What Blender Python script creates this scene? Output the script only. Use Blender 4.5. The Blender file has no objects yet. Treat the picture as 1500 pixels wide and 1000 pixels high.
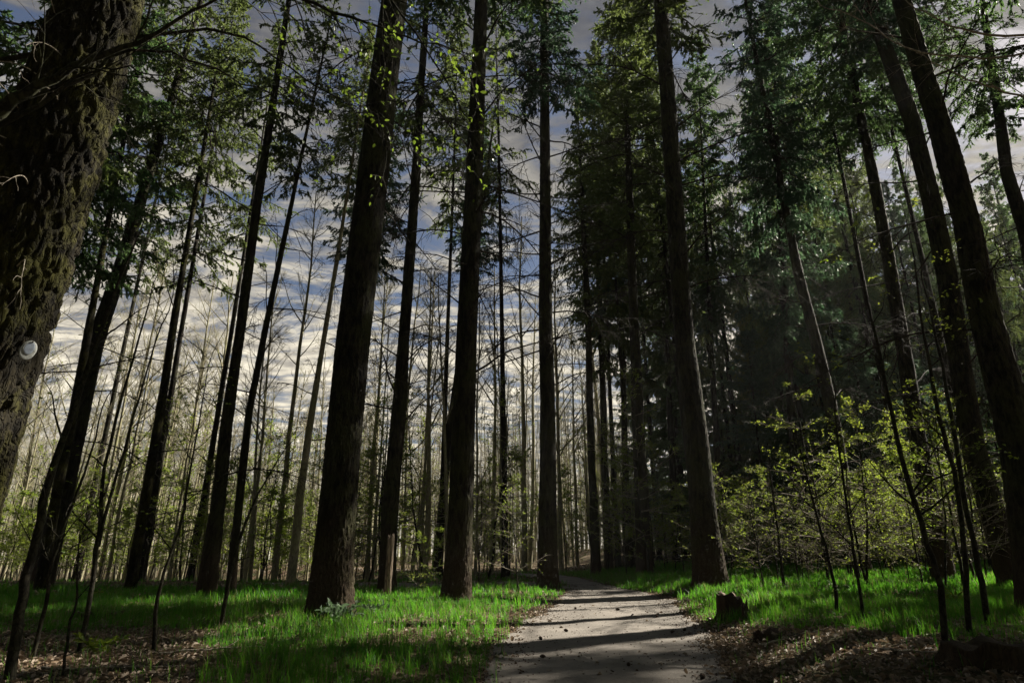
import bpy, math, time
import numpy as np
from mathutils import Vector
T0 = time.time()
R = math.radians
scene = bpy.context.scene
col = scene.collection

# ------------------------------------------------------------------ camera
CAM_H, PITCH, FPX = 1.2, R(18.9), 890.0
cam = bpy.data.cameras.new('camera')
cam.sensor_width = 36.0
cam.lens = FPX / 1500 * 36.0
cam.clip_start, cam.clip_end = 0.05, 600
camo = bpy.data.objects.new('camera', cam)
camo.location = (0, 0, CAM_H)
camo.rotation_euler = (R(90) + PITCH, 0, 0)
col.objects.link(camo)
scene.camera = camo

# ------------------------------------------------------------------ sky and sun
SUN_AZ, SUN_EL = 59.0, 36.5
SUNV = np.array([math.sin(R(SUN_AZ)) * math.cos(R(SUN_EL)), math.cos(R(SUN_AZ)) * math.cos(R(SUN_EL)), math.sin(R(SUN_EL))])
world = bpy.data.worlds.new('World')
scene.world = world
world.use_nodes = True
wt = world.node_tree
wt.nodes.clear()


class NB:
    """small node-tree builder"""
    def __init__(s, nt):
        s.nt = nt

    def n(s, typ, ins=None, **attrs):
        nd = s.nt.nodes.new(typ)
        for k, v in attrs.items():
            setattr(nd, k, v)
        for k, v in (ins or {}).items():
            sock = nd.inputs[k]
            if isinstance(v, bpy.types.NodeSocket):
                s.nt.links.new(v, sock)
            else:
                if hasattr(sock.default_value, '__len__') and not isinstance(v, (int, float)) and len(v) == 3 and len(sock.default_value) == 4:
                    v = (*v, 1)
                sock.default_value = v
        return nd

    def math(s, op, a, b=0.0, clamp=False):
        return s.n('ShaderNodeMath', {0: a, 1: b}, operation=op, use_clamp=clamp).outputs[0]

    def mix(s, f, a, b):
        m = s.n('ShaderNodeMix', None, data_type='RGBA')
        for idx, v in ((0, f), (6, a), (7, b)):
            if isinstance(v, bpy.types.NodeSocket):
                s.nt.links.new(v, m.inputs[idx])
            elif idx == 0:
                m.inputs[0].default_value = v
            else:
                m.inputs[idx].default_value = (*v, 1)
        return m.outputs[2]

    def ramp(s, f, *stops):
        r = s.n('ShaderNodeMapRange', {0: f, 1: stops[0], 2: stops[1]}, clamp=True, interpolation_type='SMOOTHSTEP')
        return r.outputs[0]

    def noise(s, vec, scale, detail=4, rough=0.55, dist=0.0):
        return s.n('ShaderNodeTexNoise', {'Vector': vec, 'Scale': scale, 'Detail': detail, 'Roughness': rough, 'Distortion': dist}).outputs[0]


b = NB(wt)
sky = b.n('ShaderNodeTexSky', None, sky_type='NISHITA', sun_disc=False, sun_elevation=R(SUN_EL), sun_rotation=R(SUN_AZ),
          air_density=1.0, dust_density=1.5, ozone_density=2.0)
tc = b.n('ShaderNodeTexCoord')
sep = b.n('ShaderNodeSeparateXYZ', {0: tc.outputs['Generated']})
zz = b.math('ADD', b.math('MAXIMUM', sep.outputs[2], 0.0), 0.10)
cu = b.math('DIVIDE', sep.outputs[0], zz)
cv = b.math('DIVIDE', sep.outputs[1], zz)
cxyz = b.n('ShaderNodeCombineXYZ', {0: cu, 1: cv, 2: 0.0}).outputs[0]
warp = b.n('ShaderNodeTexNoise', {'Vector': cxyz, 'Scale': 1.3, 'Detail': 2.0}).outputs[1]
cw = b.n('ShaderNodeVectorMath', {0: cxyz, 1: b.n('ShaderNodeVectorMath', {0: warp, 1: (0.5, 0.5, 0.5)}, operation='MULTIPLY').outputs[0]}, operation='ADD').outputs[0]
big = b.noise(cw, 1.1, 3, 0.5)
rip = b.noise(b.n('ShaderNodeMapping', {0: cw, 2: (0, 0, R(12)), 3: (5.6, 12.5, 1)}).outputs[0], 1.0, 7, 0.62)
fine = b.noise(b.n('ShaderNodeMapping', {0: cw, 1: (3, 7, 0), 3: (7.0, 9.0, 1)}).outputs[0], 1.0, 5, 0.6)
cov = b.math('ADD', b.math('MULTIPLY', rip, 0.72), b.math('MULTIPLY', big, 0.32))
low = b.ramp(sep.outputs[2], 0.78, 0.12)           # clouds thicken and warm towards the horizon
cov = b.math('ADD', cov, b.math('MULTIPLY', low, 0.045))
mask = b.ramp(cov, 0.42, 0.60)
shade = b.ramp(b.math('ADD', b.math('MULTIPLY', fine, 0.5), b.math('MULTIPLY', rip, 0.5)), 0.36, 0.66)
c_lit = b.mix(low, (0.58, 0.60, 0.66), (4.4, 4.0, 3.15))
c_dim = b.mix(low, (0.28, 0.30, 0.38), (1.05, 0.97, 0.88))
cloud = b.mix(shade, c_dim, c_lit)
bluegap = b.mix(0.8, sky.outputs[0], (0.125, 0.16, 0.29))
skyc = b.mix(mask, bluegap, cloud)
bg = b.n('ShaderNodeBackground', {'Color': skyc, 'Strength': 0.10})
b.n('ShaderNodeOutputWorld', {'Surface': bg.outputs[0]})

sun = bpy.data.lights.new('sun', 'SUN')
sun.energy, sun.angle, sun.color = 5.0, R(0.53), (1.0, 0.93, 0.80)
suno = bpy.data.objects.new('sun', sun)
suno.rotation_euler = Vector(SUNV).to_track_quat('Z', 'Y').to_euler()
suno.location = (30, 10, 40)
col.objects.link(suno)

vs = scene.view_settings
vs.view_transform, vs.look, vs.exposure, vs.gamma, vs.use_curve_mapping = 'Standard', 'None', 1.5, 1.0, False
cy = scene.cycles
scene.render.engine = 'CYCLES'
cy.use_denoising = True
try:
    cy.denoiser = 'OPENIMAGEDENOISE'
    cy.denoising_input_passes = 'RGB_ALBEDO_NORMAL'
except Exception:
    pass
cy.max_bounces, cy.diffuse_bounces, cy.glossy_bounces, cy.transmission_bounces = 5, 3, 2, 3
cy.caustics_reflective = cy.caustics_refractive = False

# ------------------------------------------------------------------ helpers
CP, SP = math.cos(PITCH), math.sin(PITCH)


def ray(px, py):
    a, u = (px - 750) / FPX, (500 - py) / FPX
    v = np.array([a, CP - u * SP, SP + u * CP])
    return v


def sstep(a, c, x):
    t = np.clip((np.asarray(x, float) - a) / (c - a), 0, 1)
    return t * t * (3 - 2 * t)


def h3(ix, iy, iz):
    h = (ix.astype(np.int64) * 374761393 + iy.astype(np.int64) * 668265263 + iz.astype(np.int64) * 2147483647 * 3 + 1013904223) & 0xffffffff
    h = ((h ^ (h >> 13)) * 1274126177) & 0xffffffff
    h = ((h ^ (h >> 15)) * 1597334677) & 0xffffffff
    return ((h ^ (h >> 16)) & 0xffffff) / float(0xffffff)


def vnoise(x, y, z=None):
    x, y = np.asarray(x, float), np.asarray(y, float)
    z = np.zeros_like(x) if z is None else np.asarray(z, float)
    x0, y0, z0 = np.floor(x), np.floor(y), np.floor(z)
    fx, fy, fz = x - x0, y - y0, z - z0
    fx, fy, fz = fx * fx * (3 - 2 * fx), fy * fy * (3 - 2 * fy), fz * fz * (3 - 2 * fz)
    r = 0
    for i in (0, 1):
        for j in (0, 1):
            for k in (0, 1):
                r = r + (fx if i else 1 - fx) * (fy if j else 1 - fy) * (fz if k else 1 - fz) * h3(x0 + i, y0 + j, z0 + k)
    return r


def fbm(x, y, z=None, o=4):
    r, a, t = 0, 0.5, 0
    z = np.zeros_like(np.asarray(x, float)) if z is None else z
    for i in range(o):
        r = r + a * vnoise(x + 17 * i, y - 9 * i, z + 5 * i)
        t += a
        a *= 0.5
        x, y, z = x * 2.03, y * 2.03, z * 2.03
    return r / t


# path edges: fixed on the ground in metres (Y, left x, right x)
PATH = []
for (py, xl, xr) in ((1000, 690, 1088), (950, 712, 1060), (925, 735, 1040), (905, 770, 1018), (890, 796, 1003), (880, 810, 994), (872, 824, 972),
                     (864, 832, 926), (857, 828, 886), (851, 822, 863)):
    d = ray(750, py)
    Y = CAM_H / -d[2] * d[1]
    PATH.append((Y, (xl - 750) / FPX * (Y * CP - CAM_H * SP), (xr - 750) / FPX * (Y * CP - CAM_H * SP)))
PATH = [(-6, -0.5, 2.35), (3, -0.42, 2.2)] + PATH + [(29, 1.2, 3.2), (32, 0.2, 2.4), (35, -2.2, 0.4), (38, -6, -3), (42, -11, -7), (46, -16, -12)]
PATH = np.array(PATH)


def path_lr(y):
    return np.interp(y, PATH[:, 0], PATH[:, 1]), np.interp(y, PATH[:, 0], PATH[:, 2])


def terrain(x, y):
    x, y = np.asarray(x, float), np.asarray(y, float)
    l, r = path_lr(y)
    s = x - r
    ynear = sstep(26, 36, y)
    rise = 0.24 * sstep(0.0, 1.6, s) + 0.010 * np.clip(s - 2, 0, 30) + 0.014 * np.clip(y - 15, 0, 60) * sstep(0.3, 5, s)
    rise = rise * (1 - ynear * (1 - sstep(0, 6, x - 3)))
    q = l - x
    left = 0.10 * sstep(0.1, 1.5, q) - np.clip(y - 23, 0, 30) * 0.05 * sstep(2.5, 7.5, q)
    bump = (fbm(x * 0.35, y * 0.35, o=3) - 0.5) * 0.16 * np.maximum(sstep(0.1, 2.5, s), sstep(0.1, 2.5, q))
    dish = -0.03 * sstep(0, 0.4, -s) * sstep(0, 0.4, -q)
    return rise + left + bump + dish


def ground_hit(px, py, dmax=60):
    d = ray(px, py)
    d = d / d[1]
    ys = np.arange(3, dmax, 0.02)
    zr = CAM_H + ys * d[2]
    g = terrain(ys * d[0], ys)
    i = np.argmax(zr <= g)
    y = ys[i] if (zr <= g).any() else dmax
    return np.array([y * d[0], y, float(terrain(y * d[0], y))])


def on_plane(px, py, Y):
    d = ray(px, py)
    t = Y / d[1]
    p = np.array([0, 0, CAM_H]) + t * d
    return p, t      # t is the depth along the optical axis (ray has unit forward component)


def link(name, data, parent=None, loc=None, label=None, cat=None, group=None, kind=None):
    o = bpy.data.objects.new(name, data)
    col.objects.link(o)
    if loc is not None:
        o.location = [float(v) for v in loc]
    if parent is not None:
        o.parent = parent
    for k, v in (('label', label), ('category', cat), ('group', group), ('kind', kind)):
        if v:
            o[k] = v
    return o


class Acc:
    def __init__(s):
        s.v, s.f, s.m, s.n = [], [], [], 0

    def add(s, v, f, mat=0):
        v = np.asarray(v, float).reshape(-1, 3)
        f = np.asarray(f, np.int64)
        s.v.append(v)
        s.f.append(f + s.n)
        s.m.append(np.full(len(f), mat))
        s.n += len(v)

    def mesh(s, name, mats):
        me = bpy.data.meshes.new(name)
        if not s.v:
            return me
        V = np.concatenate(s.v).astype(np.float32)
        me.vertices.add(len(V))
        me.vertices.foreach_set('co', V.ravel())
        lt = np.concatenate([np.full(len(f), f.shape[1]) for f in s.f])
        li = np.concatenate([f.ravel() for f in s.f]).astype(np.int32)
        me.loops.add(len(li))
        me.loops.foreach_set('vertex_index', li)
        me.polygons.add(len(lt))
        ls = np.concatenate([[0], np.cumsum(lt)[:-1]]).astype(np.int32)
        me.polygons.foreach_set('loop_start', ls)
        me.polygons.foreach_set('material_index', np.concatenate(s.m).astype(np.int32))
        for m in (mats if isinstance(mats, (list, tuple)) else [mats]):
            me.materials.append(m)
        me.update(calc_edges=True)
        return me


def nrm(v):
    return v / np.maximum(np.linalg.norm(v, axis=-1, keepdims=True), 1e-9)


def tubes(acc, P, Rr, S=4, mat=0, rough=0.0, rng=None):
    """a batch of tapered tubes: P (N,K,3), Rr (N,K)"""
    if len(P) == 0:
        return
    N, K, _ = P.shape
    T = nrm(np.gradient(P, axis=1))
    md = nrm(P[:, -1] - P[:, 0])
    ref = np.zeros((N, 3))
    ref[np.arange(N), np.argmin(np.abs(md), axis=1)] = 1
    U = nrm(np.cross(T, ref[:, None, :]))
    W = np.cross(T, U)
    a = np.linspace(0, 2 * np.pi, S, endpoint=False)
    V = P[:, :, None, :] + Rr[:, :, None, None] * (U[:, :, None, :] * np.cos(a)[:, None] + W[:, :, None, :] * np.sin(a)[:, None])
    base = (np.arange(N) * K * S)[:, None, None]
    k = np.arange(K - 1)[None, :, None] * S
    j = np.arange(S)[None, None, :]
    j2 = (j + 1) % S
    F = np.stack(np.broadcast_arrays(base + k + j, base + k + j2, base + k + S + j2, base + k + S + j), -1).reshape(-1, 4)
    acc.add(V, F, mat)


def grow(start, d, L, K, bend, wob, rng):
    """polylines from start along d with length L, pulled by bend (vector), with wobble"""
    N = len(start)
    P = np.zeros((N, K, 3))
    P[:, 0] = start
    d = nrm(d)
    st = np.asarray(L)[:, None] / (K - 1)
    p = start.copy()
    for k in range(1, K):
        d = nrm(d + np.asarray(bend) / (K - 1) + rng.normal(0, wob, (N, 3)))
        p = p + d * st
        P[:, k] = p
    return P


def sprout(P, Rr, n, t0, t1, amin, amax, rng, flat=None):
    """n children per polyline of P: start, direction, parent's radius, t, parent index"""
    N, K, _ = P.shape
    idx = np.repeat(np.arange(N), n)
    t = rng.uniform(t0, t1, len(idx))
    f = t * (K - 1)
    k = np.minimum(f.astype(int), K - 2)
    w = (f - k)[:, None]
    st = P[idx, k] * (1 - w) + P[idx, k + 1] * w
    tg = nrm(P[idx, k + 1] - P[idx, k])
    rr = Rr[idx, k] * (1 - w[:, 0]) + Rr[idx, k + 1] * w[:, 0]
    rv = rng.normal(0, 1, (len(idx), 3))
    if flat is not None:
        rv[:, 2] *= flat
    pv = nrm(rv - tg * np.sum(rv * tg, -1, keepdims=True))
    a = rng.uniform(amin, amax, len(idx))[:, None]
    return st, np.cos(a) * tg + np.sin(a) * pv, rr, t, idx


def taper(r0, r1, K):
    t = np.linspace(0, 1, K)
    return np.asarray(r0)[:, None] * (1 - t) + np.asarray(r1)[:, None] * t


def cards(acc, C, A, B, mat=0):
    """rhombic needle clumps: centre C, half axis A (along), half axis B (across)"""
    V = np.stack([C - A, C + B, C + A, C - B], 1)
    acc.add(V, np.arange(len(C) * 4).reshape(-1, 4), mat)


def leaves(acc, C, A, N, L, W, mat=0, fold=0.25):
    """oval leaves folded a little along the midrib: base C, axis A, normal N, length L, width W"""
    A = nrm(A)
    B = nrm(np.cross(N, A))
    N = np.cross(A, B)
    L, W = np.asarray(L).reshape(-1, 1), np.asarray(W).reshape(-1, 1)
    base, tip = C, C + A * L - N * L * 0.12
    m1, m2 = C + A * L * 0.35, C + A * L * 0.72
    up = N * W * fold
    V = np.stack([base, m1 + B * W * 0.5 + up, m2 + B * W * 0.38 + up, tip, m2 - B * W * 0.38 + up, m1 - B * W * 0.5 + up], 1)
    i = np.arange(len(C))[:, None] * 6
    acc.add(V, np.concatenate([i + np.array([[0, 1, 2, 3]]), i + np.array([[0, 3, 4, 5]])], 0), mat)


# ------------------------------------------------------------------ materials
def mat(name):
    m = bpy.data.materials.new(name)
    m.use_nodes = True
    m.node_tree.nodes.clear()
    return m, NB(m.node_tree)


def foliage_mat(name, c1, c2, t1, t2, trans=0.4, rough=0.55, spec=0.25):
    m, b = mat(name)
    rnd = b.n('ShaderNodeNewGeometry').outputs['Random Per Island']
    orn = b.n('ShaderNodeObjectInfo').outputs['Random']
    tcn = b.n('ShaderNodeTexCoord')
    ns = b.ramp(b.noise(tcn.outputs['Object'], 0.6, 2), 0.35, 0.65)
    f = b.math('ADD', b.math('MULTIPLY', rnd, 0.5), b.math('ADD', b.math('MULTIPLY', orn, 0.25), b.math('MULTIPLY', ns, 0.25)))
    pb = b.n('ShaderNodeBsdfPrincipled', {'Base Color': b.mix(f, c1, c2), 'Roughness': rough, 'Specular IOR Level': spec})
    tr = b.n('ShaderNodeBsdfTranslucent', {'Color': b.mix(f, t1, t2)})
    mx = b.n('ShaderNodeMixShader', {0: trans, 1: pb.outputs[0], 2: tr.outputs[0]})
    b.n('ShaderNodeOutputMaterial', {0: mx.outputs[0]})
    return m


def bark_mat(name, c1, c2, moss=None, mossamt=0.5, red=None, scale=1.0, bump=0.5, zs=0.25, pale=None, plates=17.0, cdark=0.75):
    m, b = mat(name)
    tcn = b.n('ShaderNodeTexCoord').outputs['Object']
    st = b.n('ShaderNodeMapping', {0: tcn, 3: (scale, scale, scale * zs)}).outputs[0]
    n1 = b.noise(st, 14, 6, 0.65, 0.4)
    n2 = b.noise(tcn, 1.7, 4)
    n3 = b.noise(st, 45, 3, 0.6)
    wv = b.n('ShaderNodeVectorMath', {0: b.n('ShaderNodeTexNoise', {'Vector': st, 'Scale': 9.0, 'Detail': 3.0}).outputs[1], 1: (0.16, 0.16, 0.16)}, operation='MULTIPLY').outputs[0]
    vv = b.n('ShaderNodeTexVoronoi', {'Vector': b.n('ShaderNodeVectorMath', {0: st, 1: wv}, operation='ADD').outputs[0], 'Scale': plates}, feature='DISTANCE_TO_EDGE').outputs['Distance']
    crack = b.ramp(vv, 0.0, 0.16)
    c = b.mix(b.ramp(n1, 0.35, 0.68), c1, c2)
    if pale:
        c = b.mix(b.math('MULTIPLY', b.ramp(b.noise(tcn, 3.1, 5, 0.7), 0.55, 0.72), 0.7), c, pale)
    if moss:
        mf = b.math('MULTIPLY', b.ramp(b.math('ADD', b.math('MULTIPLY', n2, 0.6), b.math('MULTIPLY', n1, 0.4)), 0.44, 0.58), mossamt)
        c = b.mix(mf, c, moss)
    if red:
        z = b.n('ShaderNodeSeparateXYZ', {0: tcn}).outputs[2]
        c = b.mix(b.math('MULTIPLY', b.ramp(b.math('ADD', z, b.math('MULTIPLY', n2, 1.6)), 3.2, 0.6), 0.7), c, red)
    c = b.mix(b.math('MULTIPLY', b.math('SUBTRACT', 1.0, crack), cdark), c, tuple(v * 0.35 for v in c1))
    h = b.math('ADD', b.math('ADD', b.math('MULTIPLY', n1, 0.6), b.math('MULTIPLY', n3, 0.4)), b.math('MULTIPLY', crack, 0.8))
    bp = b.n('ShaderNodeBump', {'Strength': bump, 'Distance': 0.02, 'Height': h})
    pb = b.n('ShaderNodeBsdfPrincipled', {'Base Color': c, 'Roughness': 0.92, 'Specular IOR Level': 0.15, 'Normal': bp.outputs[0]})
    b.n('ShaderNodeOutputMaterial', {0: pb.outputs[0]})
    return m


M = {}
M['bark'] = bark_mat('spruce_bark', (0.007, 0.006, 0.005), (0.044, 0.038, 0.027), moss=(0.044, 0.050, 0.016), mossamt=0.6, red=(0.062, 0.042, 0.027), plates=30.0, cdark=0.35)
M['bark_mossy'] = bark_mat('mossy_bark', (0.007, 0.006, 0.004), (0.028, 0.023, 0.013), moss=(0.048, 0.047, 0.010), mossamt=0.85, plates=26.0, bump=0.8, zs=0.42, cdark=0.3)
M['bark_far'] = bark_mat('far_spruce_bark', (0.008, 0.006, 0.005), (0.033, 0.026, 0.019), moss=(0.045, 0.052, 0.022), mossamt=0.4, bump=0.3)
M['bark_beech'] = bark_mat('beech_bark', (0.16, 0.142, 0.10), (0.37, 0.33, 0.235), moss=(0.19, 0.20, 0.08), mossamt=0.6, zs=0.5, bump=0.2, cdark=0.1)
M['bark_sap'] = bark_mat('sapling_bark', (0.016, 0.014, 0.010), (0.055, 0.048, 0.034), moss=(0.035, 0.045, 0.015), mossamt=0.5, bump=0.2, zs=0.6)
M['twig'] = bark_mat('dead_twig', (0.02, 0.017, 0.013), (0.07, 0.058, 0.044), bump=0.1)
M['twig_pale'] = bark_mat('pale_twig', (0.22, 0.19, 0.15), (0.42, 0.37, 0.30), bump=0.1)
M['wood'] = bark_mat('weathered_wood', (0.16, 0.12, 0.09), (0.36, 0.29, 0.22), bump=0.4, zs=0.12)
M['needle'] = foliage_mat('spruce_needles', (0.014, 0.038, 0.016), (0.075, 0.12, 0.045), (0.07, 0.16, 0.05), (0.20, 0.30, 0.09), 0.40)
M['needle_warm'] = foliage_mat('olive_needles', (0.026, 0.048, 0.016), (0.10, 0.13, 0.042), (0.12, 0.18, 0.045), (0.25, 0.31, 0.08), 0.42)
M['needle_blue'] = foliage_mat('blue_green_needles', (0.014, 0.038, 0.026), (0.062, 0.105, 0.062), (0.065, 0.15, 0.07), (0.15, 0.24, 0.11), 0.38)
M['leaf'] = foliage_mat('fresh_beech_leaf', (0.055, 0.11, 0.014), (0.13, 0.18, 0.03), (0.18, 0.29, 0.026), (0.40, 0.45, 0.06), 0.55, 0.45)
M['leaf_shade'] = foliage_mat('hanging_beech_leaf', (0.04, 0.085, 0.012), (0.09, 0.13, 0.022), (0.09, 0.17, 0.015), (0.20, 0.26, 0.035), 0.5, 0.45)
M['grass'] = foliage_mat('grass_blade', (0.016, 0.075, 0.012), (0.065, 0.150, 0.018), (0.04, 0.26, 0.010), (0.20, 0.46, 0.030), 0.55, 0.5)
M['grass_dry'] = foliage_mat('dry_grass_blade', (0.10, 0.12, 0.03), (0.26, 0.23, 0.10), (0.2, 0.22, 0.05), (0.34, 0.32, 0.12), 0.4, 0.6)
M['litter'] = foliage_mat('dry_beech_leaf', (0.10, 0.068, 0.044), (0.40, 0.325, 0.25), (0.17, 0.11, 0.06), (0.32, 0.24, 0.16), 0.2, 0.6)
M['herb'] = foliage_mat('grey_green_leaf', (0.08, 0.12, 0.075), (0.17, 0.22, 0.15), (0.11, 0.19, 0.09), (0.18, 0.26, 0.14), 0.3, 0.7)


def ground_mat():
    m, b = mat('forest_floor')
    t = b.n('ShaderNodeTexCoord').outputs['Object']
    v = b.n('ShaderNodeTexVoronoi', {'Vector': b.n('ShaderNodeMapping', {0: t, 3: (1, 1, 0.3)}).outputs[0], 'Scale': 16.0, 'Randomness': 1.0})
    sepc = b.n('ShaderNodeSeparateColor', {0: v.outputs['Color']}).outputs[0]
    n = b.noise(t, 0.8, 5, 0.65)
    c = b.mix(sepc, (0.05, 0.032, 0.02), (0.24, 0.17, 0.115))
    c = b.mix(b.ramp(n, 0.40, 0.62), c, (0.045, 0.05, 0.02))
    bp = b.n('ShaderNodeBump', {'Strength': 0.8, 'Distance': 0.03, 'Height': b.math('ADD', v.outputs['Distance'], b.noise(t, 30, 3))})
    pb = b.n('ShaderNodeBsdfPrincipled', {'Base Color': c, 'Roughness': 0.95, 'Specular IOR Level': 0.1, 'Normal': bp.outputs[0]})
    b.n('ShaderNodeOutputMaterial', {0: pb.outputs[0]})
    return m


def path_mat():
    m, b = mat('sandy_path')
    t = b.n('ShaderNodeTexCoord').outputs['Object']
    n1, n2, n3 = b.noise(t, 1.1, 5, 0.6), b.noise(t, 60, 4, 0.7), b.noise(t, 9, 4, 0.6)
    c = b.mix(b.ramp(n1, 0.3, 0.7), (0.125, 0.112, 0.098), (0.22, 0.197, 0.172))
    c = b.mix(b.math('MULTIPLY', b.ramp(n2, 0.42, 0.62), 0.4), c, (0.27, 0.242, 0.212))
    c = b.mix(b.math('MULTIPLY', b.ramp(n3, 0.55, 0.72), 0.5), c, (0.11, 0.09, 0.072))
    bp = b.n('ShaderNodeBump', {'Strength': 0.6, 'Distance': 0.012, 'Height': b.math('ADD', n2, b.math('MULTIPLY', n3, 1.5))})
    pb = b.n('ShaderNodeBsdfPrincipled', {'Base Color': c, 'Roughness': 0.9, 'Specular IOR Level': 0.2, 'Normal': bp.outputs[0]})
    b.n('ShaderNodeOutputMaterial', {0: pb.outputs[0]})
    return m


M['ground'], M['path'] = ground_mat(), path_mat()

# ------------------------------------------------------------------ ground and path
rng = np.random.default_rng(7)


def axis_pts(lo, hi, near0, near1, dn, df):
    a = np.arange(near0, near1, dn)
    l, x = [], near0
    st = dn
    while x > lo:
        st = min(st * 1.25, df)
        x -= st
        l.append(x)
    h, x, st = [], near1, dn
    while x < hi:
        st = min(st * 1.25, df)
        x += st
        h.append(x)
    return np.concatenate([l[::-1], a, h])


def grid_mesh(name, xs, ys, zf, m):
    X, Y = np.meshgrid(xs, ys)
    Z = zf(X, Y)
    nx, ny = len(xs), len(ys)
    i = (np.arange(ny - 1)[:, None] * nx + np.arange(nx - 1)[None, :]).ravel()
    a = Acc()
    a.add(np.stack([X, Y, Z], -1), np.stack([i, i + 1, i + 1 + nx, i + nx], -1))
    return a.mesh(name, m)


GX, GY = axis_pts(-165, 125, -14, 16, 0.12, 8), axis_pts(-55, 165, 3, 34, 0.12, 8)
link('ground', grid_mesh('ground', GX, GY, lambda x, y: terrain(x, y) + (fbm(x * 3, y * 3, o=2) - 0.5) * 0.02, M['ground']), kind='structure', label='forest floor of dark soil and old leaf litter', cat='ground')

ys = np.concatenate([np.arange(-6, 34, 0.08), np.arange(34, 46, 0.3)])
us = np.linspace(0, 1, 40)
pl, pr = path_lr(ys)
pl = pl + (fbm(ys * 1.6, ys * 0 + 3, o=4) - 0.5) * 0.5
pr = pr + (fbm(ys * 1.6, ys * 0 + 13, o=4) - 0.5) * 0.5
X = pl[:, None] * (1 - us) + pr[:, None] * us
Yg = np.repeat(ys[:, None], 40, 1)
edge = np.minimum(us, 1 - us)
Z = terrain(X, Yg) + 0.022 - 0.045 * (1 - sstep(0, 0.05, edge))[None, :] + (fbm(X * 2.2, Yg * 2.2, o=3) - 0.5) * 0.03
i = (np.arange(len(ys) - 1)[:, None] * 40 + np.arange(39)[None, :]).ravel()
a = Acc()
a.add(np.stack([X, Yg, Z], -1), np.stack([i, i + 1, i + 41, i + 40], -1))
link('path', a.mesh('path', M['path']), kind='structure', label='sandy grey woodland path bending away between tall trunks', cat='path')
# the side path that joins from the left by the fourth trunk
xs2 = np.arange(-9, 2.2, 0.1)
cyy = 21.6 + 0.10 * (xs2 + 1) ** 2 * 0.3 + (fbm(xs2, xs2 * 0, o=2) - 0.5) * 0.3
vs2 = np.linspace(-0.95, 0.95, 10)
X = np.repeat(xs2[:, None], 10, 1)
Yg = cyy[:, None] + vs2[None, :] * (1 + (fbm(xs2 * 2, xs2 * 0 + 4, o=3)[:, None] - 0.5) * 0.5)
Z = terrain(X, Yg) + 0.030 - 0.05 * (1 - sstep(0, 0.2, 0.95 - np.abs(vs2)))[None, :]
i = (np.arange(len(xs2) - 1)[:, None] * 10 + np.arange(9)[None, :]).ravel()
a = Acc()
a.add(np.stack([X, Yg, Z], -1), np.stack([i, i + 10, i + 11, i + 1], -1))
link('side_path', a.mesh('side_path', M['path']), kind='structure', label='narrow pale side path joining from the left behind the grass', cat='path')


# ------------------------------------------------------------------ trunks
def trunk_profile(pts, Y=None, H=28.0, base=None):
    """pts: photo points (px, py, width) from the base up -> centres and radii up to height H"""
    if Y is None:
        B = ground_hit(pts[0][0], pts[0][1])
        Y = B[1]
    C, W = [], []
    for (px, py, w) in pts:
        p, dep = on_plane(px, py, Y)
        C.append(p)
        W.append(w * 0.46 * dep / FPX)
    C, W = np.array(C), np.array(W)
    g = float(terrain(C[0, 0], Y))
    C[0, 2] = min(C[0, 2], g) if abs(C[0, 2] - g) < 0.6 else g
    if C[0, 2] > g - 0.01:
        C[0, 2] = g
    o = np.argsort(C[:, 2])
    C, W = C[o], W[o]
    # extrapolate to the top
    top, sl = C[-1], (C[-1] - C[-2]) / max(C[-1, 2] - C[-2, 2], 0.1)
    if H > top[2] + 1:
        n = 6
        for k in range(1, n + 1):
            z = top[2] + (H - top[2]) * k / n
            C = np.vstack([C, top + sl * (z - top[2])])
            W = np.append(W, W[len(W) - 1] + (0.02 - W[-1]) * (1 / (n - k + 1)))
    return C, W


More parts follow.
